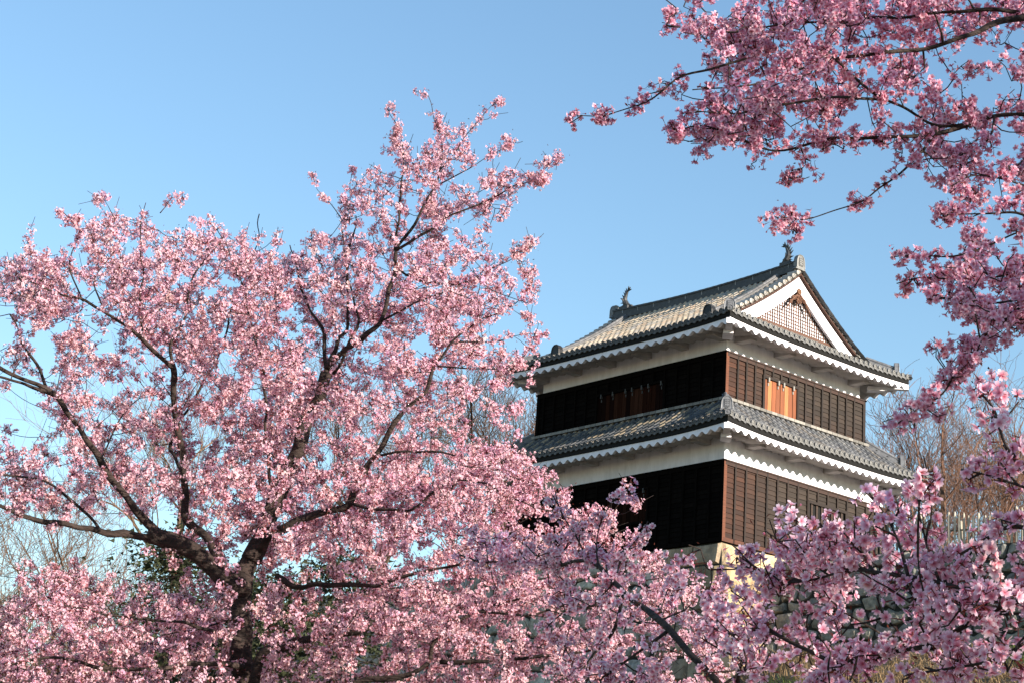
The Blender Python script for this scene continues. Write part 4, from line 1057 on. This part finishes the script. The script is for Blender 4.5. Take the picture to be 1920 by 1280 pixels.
def pink_depth(px, py, r, cells):
    c = smooth_cov(cells, px, py); h = (.35 + 1.75*min(1, c)) * (1.0 if py > 420 else .6)
    cx = 17.0 if px < 620 else 17.0 - (px-620)*.0018
    return cx + r.uniform(-1, 1)*h - .1
T.grow(PINK, pink_depth, lambda x, y: 9.0, .11, avoid=.78, up=.5)
T.dress(.013, .075, .08, frac=.72, prob=.65)
root = empty("cherry_tree", tbase.tolist()); tag(root, "large pink cherry tree in full sunlit bloom filling the left half", "cherry tree")
T.wood(root, tbase, 3)
Cn, Nn, Sz, Op, Ti = T.flowers(30, .036, .032, droop=.12)
flower_mesh("crown", Cn, Nn, Sz, Op, Ti, MAT['petal'], root, False, 5, tbase, leaf_quads(T.leafpts(3, .03), 6, .02))
print("pink", len(T.clumps), len(Cn))

# ---- the near cherry along the bottom, trunk below the frame, 4 to 9 m away
def near_y(px): return np.interp(px, [780, 900, 1080, 1240, 1500, 1700, 1900, 2100], [9.2, 8.8, 7.4, 6.2, 5.0, 4.4, 4.1, 4.0])
T = Tree(8, .62); d = lambda px, k=0: float(near_y(px))+k
b0 = W(1450, 1500, 5.8); nb = np.array([b0[0]+.1, 5.9, gz(b0[0], 5.9)-.1])
T.limb([(*nb, 0), (nb[0]+.05, 5.9, .6, 0), (1450, 1480, 5.8), (1420, 1400, 5.8)], .10, .05)
T.limb([(1425, 1410, 5.8), (1370, 1310, 5.9), (1310, 1240, 6.0), (1255, 1180, 6.2), (1170, 1110, 6.7), (1105, 1052, 7.2), (1050, 1056, 7.6), (975, 1052, 8.3), (915, 1053, 8.8), (850, 1040, 9.1)], .022, .006)
T.limb([(1440, 1450, 5.8), (1490, 1330, 5.4), (1534, 1271, 5.1), (1575, 1249, 4.9), (1640, 1230, 4.7), (1695, 1215, 4.6), (1733, 1209, 4.5), (1800, 1180, 4.4), (1860, 1150, 4.3), (1930, 1120, 4.2), (2000, 1080, 4.1)], .019, .008)
T.limb([(1733, 1209, 4.5), (1800, 1240, 4.4), (1850, 1255, 4.3)], .008, .004)
T.limb([(1500, 1330, 5.4), (1700, 1400, 4.8), (1900, 1330, 4.4), (2010, 1180, 4.2), (1990, 1110, 4.1), (1900, 1092, 4.1), (1815, 1099, 4.2), (1762, 1091, 4.3), (1702, 1076, 4.4), (1640, 1074, 4.5), (1575, 1074, 4.7), (1500, 1090, 4.9), (1440, 1100, 5.1)], .018, .005)
T.limb([(1990, 1110, 4.1), (1960, 1000, 4.05), (1900, 985, 4.1), (1860, 1002, 4.2), (1800, 1040, 4.3), (1745, 1062, 4.4)], .012, .005)
T.limb([(1990, 1060, 4.1), (1970, 930, 4.1), (1920, 880, 4.1), (1885, 830, 4.1), (1862, 770, 4.15), (1842, 742, 4.2)], .011, .004)
T.limb([(1970, 930, 4.1), (1900, 905, 4.1), (1850, 890, 4.15), (1800, 880, 4.2)], .007, .003)
T.limb([(1384, 1330, 5.7), (1384, 1279, 5.7), (1391, 1237, 5.6), (1402, 1192, 5.6), (1390, 1140, 5.6)], .012, .005)
T.limb([(1391, 1237, 5.6), (1350, 1215, 5.7), (1310, 1190, 5.8)], .007, .003)
T.limb([(1500, 1088, 4.9), (1450, 1080, 5.1), (1421, 1061, 5.2), (1400, 1045, 5.2), (1387, 1031, 5.2), (1372, 1020, 5.2)], .007, .003)
T.limb([(1702, 1076, 4.4), (1680, 1000, 4.5), (1645, 948, 4.6), (1620, 918, 4.6)], .007, .003)
T.limb([(1640, 1074, 4.5), (1600, 1020, 4.7), (1540, 990, 4.8), (1480, 975, 4.9)], .007, .003)
T.limb([(1762, 1091, 4.3), (1735, 1010, 4.4), (1722, 950, 4.4), (1728, 900, 4.4)], .006, .003)
T.limb([(1575, 1249, 4.9), (1500, 1210, 5.0), (1440, 1180, 5.1), (1380, 1190, 5.3), (1320, 1160, 5.7)], .010, .004)
T.limb([(1170, 1110, 6.7), (1150, 1180, 6.6), (1110, 1230, 6.8), (1090, 1260, 6.9)], .012, .005)
T.limb([(1255, 1180, 6.2), (1200, 1220, 6.2), (1130, 1270, 6.3)], .012, .005)
T.limb([(1105, 1052, 7.2), (1075, 1000, 7.4), (1050, 950, 7.6), (1042, 915, 7.6)], .008, .003)
T.limb([(1120, 1065, 7.0), (1128, 975, 7.2), (1162, 926, 7.2), (1176, 915, 7.2)], .006, .0025)
T.limb([(1150, 1095, 6.8), (1170, 1040, 6.9), (1200, 1000, 6.9), (1215, 975, 6.9)], .006, .0025)
T.limb([(1975, 1052, 4.1), (1940, 1190, 4.2), (1880, 1230, 4.2), (1780, 1250, 4.3), (1700, 1265, 4.4)], .010, .004)
def near_depth(px, py, r, cells):
    return float(near_y(px)) + r.normal(0, .16)*(float(near_y(px))/5.0)
def near_k(px, py):
    Y = float(near_y(px)); return .97*(4.6/max(4, Y))**-1.35
T.grow(NEAR, near_depth, near_k, .08, avoid=.25, spray=2, reach_max=.45)
T.dress(.013, .06, .06, frac=.75, prob=.75)
rt = empty("cherry_tree", nb.tolist()); tag(rt, "shaded lilac pink cherry branches crossing the bottom right in the foreground", "cherry tree")
T.wood(rt, nb, 5)
Cn, Nn, Sz, Op, Ti = T.flowers(15, .034, .0315, droop=.4, open_max=.5)
flower_mesh("crown", Cn, Nn, Sz, Op, np.minimum(.93, Ti*np.array([[1.0, 1.04, 1.08]])), MAT['petal'], rt, True, 9, nb, leaf_quads(T.leafpts(1, .02), 10, .018))
print("near", len(T.clumps), len(Cn))

# ---- the overhanging cherry at the upper right, trunk outside the frame
T = Tree(12, .62); ob = np.array([5.0, 6.2, gz(5.0, 6.2)-.1])
fork = (4.4, 6.6, 3.2, 0)
T.limb([(*ob, 0), (4.9, 6.3, 1.5, 0), fork], .17, .11)
T.limb([fork, (3.6, 7.0, 4.6, 0), (2010, 20, 7.6), (1920, 24, 7.6), (1820, 20, 7.6), (1700, 30, 7.6), (1600, 40, 7.6), (1480, 45, 7.6), (1380, 60, 7.6), (1290, 52, 7.6), (1250, 48, 7.6)], .05, .005)
T.limb([(2010, 25, 7.6), (1911, 37, 7.5), (1856, 50, 7.45), (1815, 64, 7.4), (1740, 90, 7.4), (1640, 100, 7.4), (1500, 130, 7.4), (1400, 160, 7.4), (1300, 170, 7.4)], .028, .004)
T.limb([fork, (3.4, 6.7, 4.2, 0), (2040, 240, 7.4), (1920, 213, 7.4), (1866, 218, 7.4), (1824, 231, 7.4), (1746, 232, 7.4), (1697, 206, 7.4), (1650, 186, 7.4), (1618, 156, 7.4), (1581, 122, 7.4), (1540, 95, 7.4)], .045, .008)
T.limb([(1824, 231, 7.4), (1770, 248, 7.4), (1714, 254, 7.4), (1636, 257, 7.4), (1567, 259, 7.4), (1500, 275, 7.4), (1440, 285, 7.4), (1390, 265, 7.4), (1300, 235, 7.4), (1270, 240, 7.4)], .018, .004)
T.limb([(1760, 240, 7.4), (1722, 290, 7.3), (1650, 350, 7.3), (1627, 375, 7.3), (1565, 400, 7.3), (1510, 412, 7.3), (1465, 408, 7.3)], .011, .003)
T.limb([(1400, 110, 7.4), (1330, 130, 7.4), (1290, 140, 7.4), (1245, 168, 7.4), (1200, 195, 7.4), (1140, 218, 7.4), (1068, 212, 7.4)], .010, .003)
T.limb([(1650, 186, 7.4), (1560, 185, 7.3), (1450, 200, 7.3), (1360, 210, 7.3), (1290, 210, 7.3)], .012, .004)
T.limb([(1500, 275, 7.4), (1510, 310, 7.4), (1480, 330, 7.4)], .006, .003)
T.limb([(2040, 240, 7.4), (1990, 330, 7.0), (1925, 352, 7.0), (1880, 338, 7.0), (1820, 330, 7.0), (1790, 345, 7.0)], .02, .004)
T.limb([(1866, 218, 7.4), (1840, 270, 7.2), (1790, 290, 7.2), (1730, 300, 7.2)], .010, .004)
T.limb([fork, (3.2, 6.5, 3.7, 0), (2020, 420, 6.7), (1960, 428, 6.6), (1900, 440, 6.6), (1850, 460, 6.6), (1790, 478, 6.6), (1720, 480, 6.6), (1670, 485, 6.6)], .028, .004)
T.limb([(1960, 428, 6.6), (1910, 400, 6.6), (1860, 400, 6.6), (1765, 405, 6.6)], .010, .003)
T.limb([(1960, 440, 6.6), (1900, 510, 6.6), (1840, 520, 6.6), (1790, 520, 6.6), (1720, 522, 6.6), (1680, 535, 6.6)], .012, .003)
T.limb([(2040, 450, 6.7), (1980, 530, 6.4), (1925, 570, 6.3), (1890, 592, 6.3), (1870, 612, 6.3), (1835, 640, 6.2), (1800, 690, 6.2), (1770, 735, 6.2), (1720, 765, 6.2), (1680, 792, 6.2)], .020, .004)
T.limb([(1980, 600, 6.4), (1920, 605, 6.3), (1885, 603, 6.3)], .006, .003)
T.limb([(1925, 560, 6.4), (1860, 570, 6.4), (1790, 560, 6.4), (1740, 560, 6.4)], .008, .003)
T.limb([(2010, 0, 7.6), (1850, -60, 7.7), (1650, -60, 7.7), (1450, -40, 7.6), (1330, -5, 7.6)], .03, .006, show=False)
def over_depth(px, py, r, cells):
    Y = np.interp(py, [0, 350, 480, 780], [7.6, 7.3, 6.6, 6.2]); return float(Y) + r.normal(0, .28)*(.4+smooth_cov(cells, px, py))
T.grow(OVER, over_depth, lambda x, y: 2.5, .10, avoid=.6, spray=3, reach_max=.28)
T.dress(.009, .065, .07, frac=.7, prob=.85)
n_vis = len(T.clumps)
# the rest of the same crown, out of the picture to the right: wood and blossom that shade the branches in view
T2 = Tree(21)
T2.limb([(ob[0], ob[1], 2.0, 0), (5.2, 5.0, 3.6, 0), (5.4, 3.6, 4.8, 0), (5.2, 2.0, 5.4, 0)], .09, .02, show=False)
T2.limb([(ob[0], ob[1], 2.4, 0), (6.0, 6.0, 4.2, 0), (7.0, 5.2, 5.4, 0)], .08, .02, show=False)
T2.limb([(4.9, 6.3, 1.6, 0), (4.6, 4.6, 2.6, 0), (4.0, 2.8, 3.1, 0), (3.6, 1.4, 3.3, 0)], .07, .02, show=False)
T2.limb([fork, (4.2, 6.0, 5.2, 0), (4.0, 5.4, 6.6, 0)], .06, .015, show=False)
r = np.random.default_rng(5); pts = []
while len(pts) < 860:
    q = np.array([r.uniform(2.6, 7.4), r.uniform(.2, 8.2), r.uniform(1.9, 7.0)])
    if ((q[0]-5.0)/2.5)**2 + ((q[1]-4.2)/4.2)**2 + ((q[2]-4.4)/2.7)**2 < 1:
        px, py = P(q)
        if px > 2060 and q[0]/q[1] > .33: pts.append(q)
nodes = np.concatenate([c for c, _, _ in T2.limbs])
for q in pts:
    a = nodes[np.linalg.norm(nodes-q, axis=1).argmin()]; d_ = (q-a)/(np.linalg.norm(q-a)+1e-6)*.1
    mid = (a+q)/2 + r.normal(0, .08, 3); T2.twigs.append((np.array([a, mid, q-d_, q, q+d_]), np.linspace(.010, .003, 5))); T2.clumps.append((np.array([q-d_, q, q+d_]), 0))
T.limbs += T2.limbs; T.twigs += T2.twigs
ro = empty("cherry_tree", ob.tolist()); tag(ro, "cherry branches hanging in from the upper right against blue sky", "cherry tree")
T.wood(ro, ob, 5)
Cn, Nn, Sz, Op, Ti = T.flowers(21, .034, .0325, droop=.4, open_max=.55)
flower_mesh("crown", Cn, Nn, Sz, Op, np.minimum(.92, Ti*np.array([[.93, .85, .93]])), MAT['petal'], ro, True, 13, ob, leaf_quads(T.leafpts(1, .02), 15, .018))
C2, N2, S2, O2, I2 = T2.flowers(36, .06, .042)
flower_mesh("crown", C2, N2, S2, O2, I2, MAT['petal'], ro, False, 14, ob)
print("over", n_vis, len(Cn), len(C2))
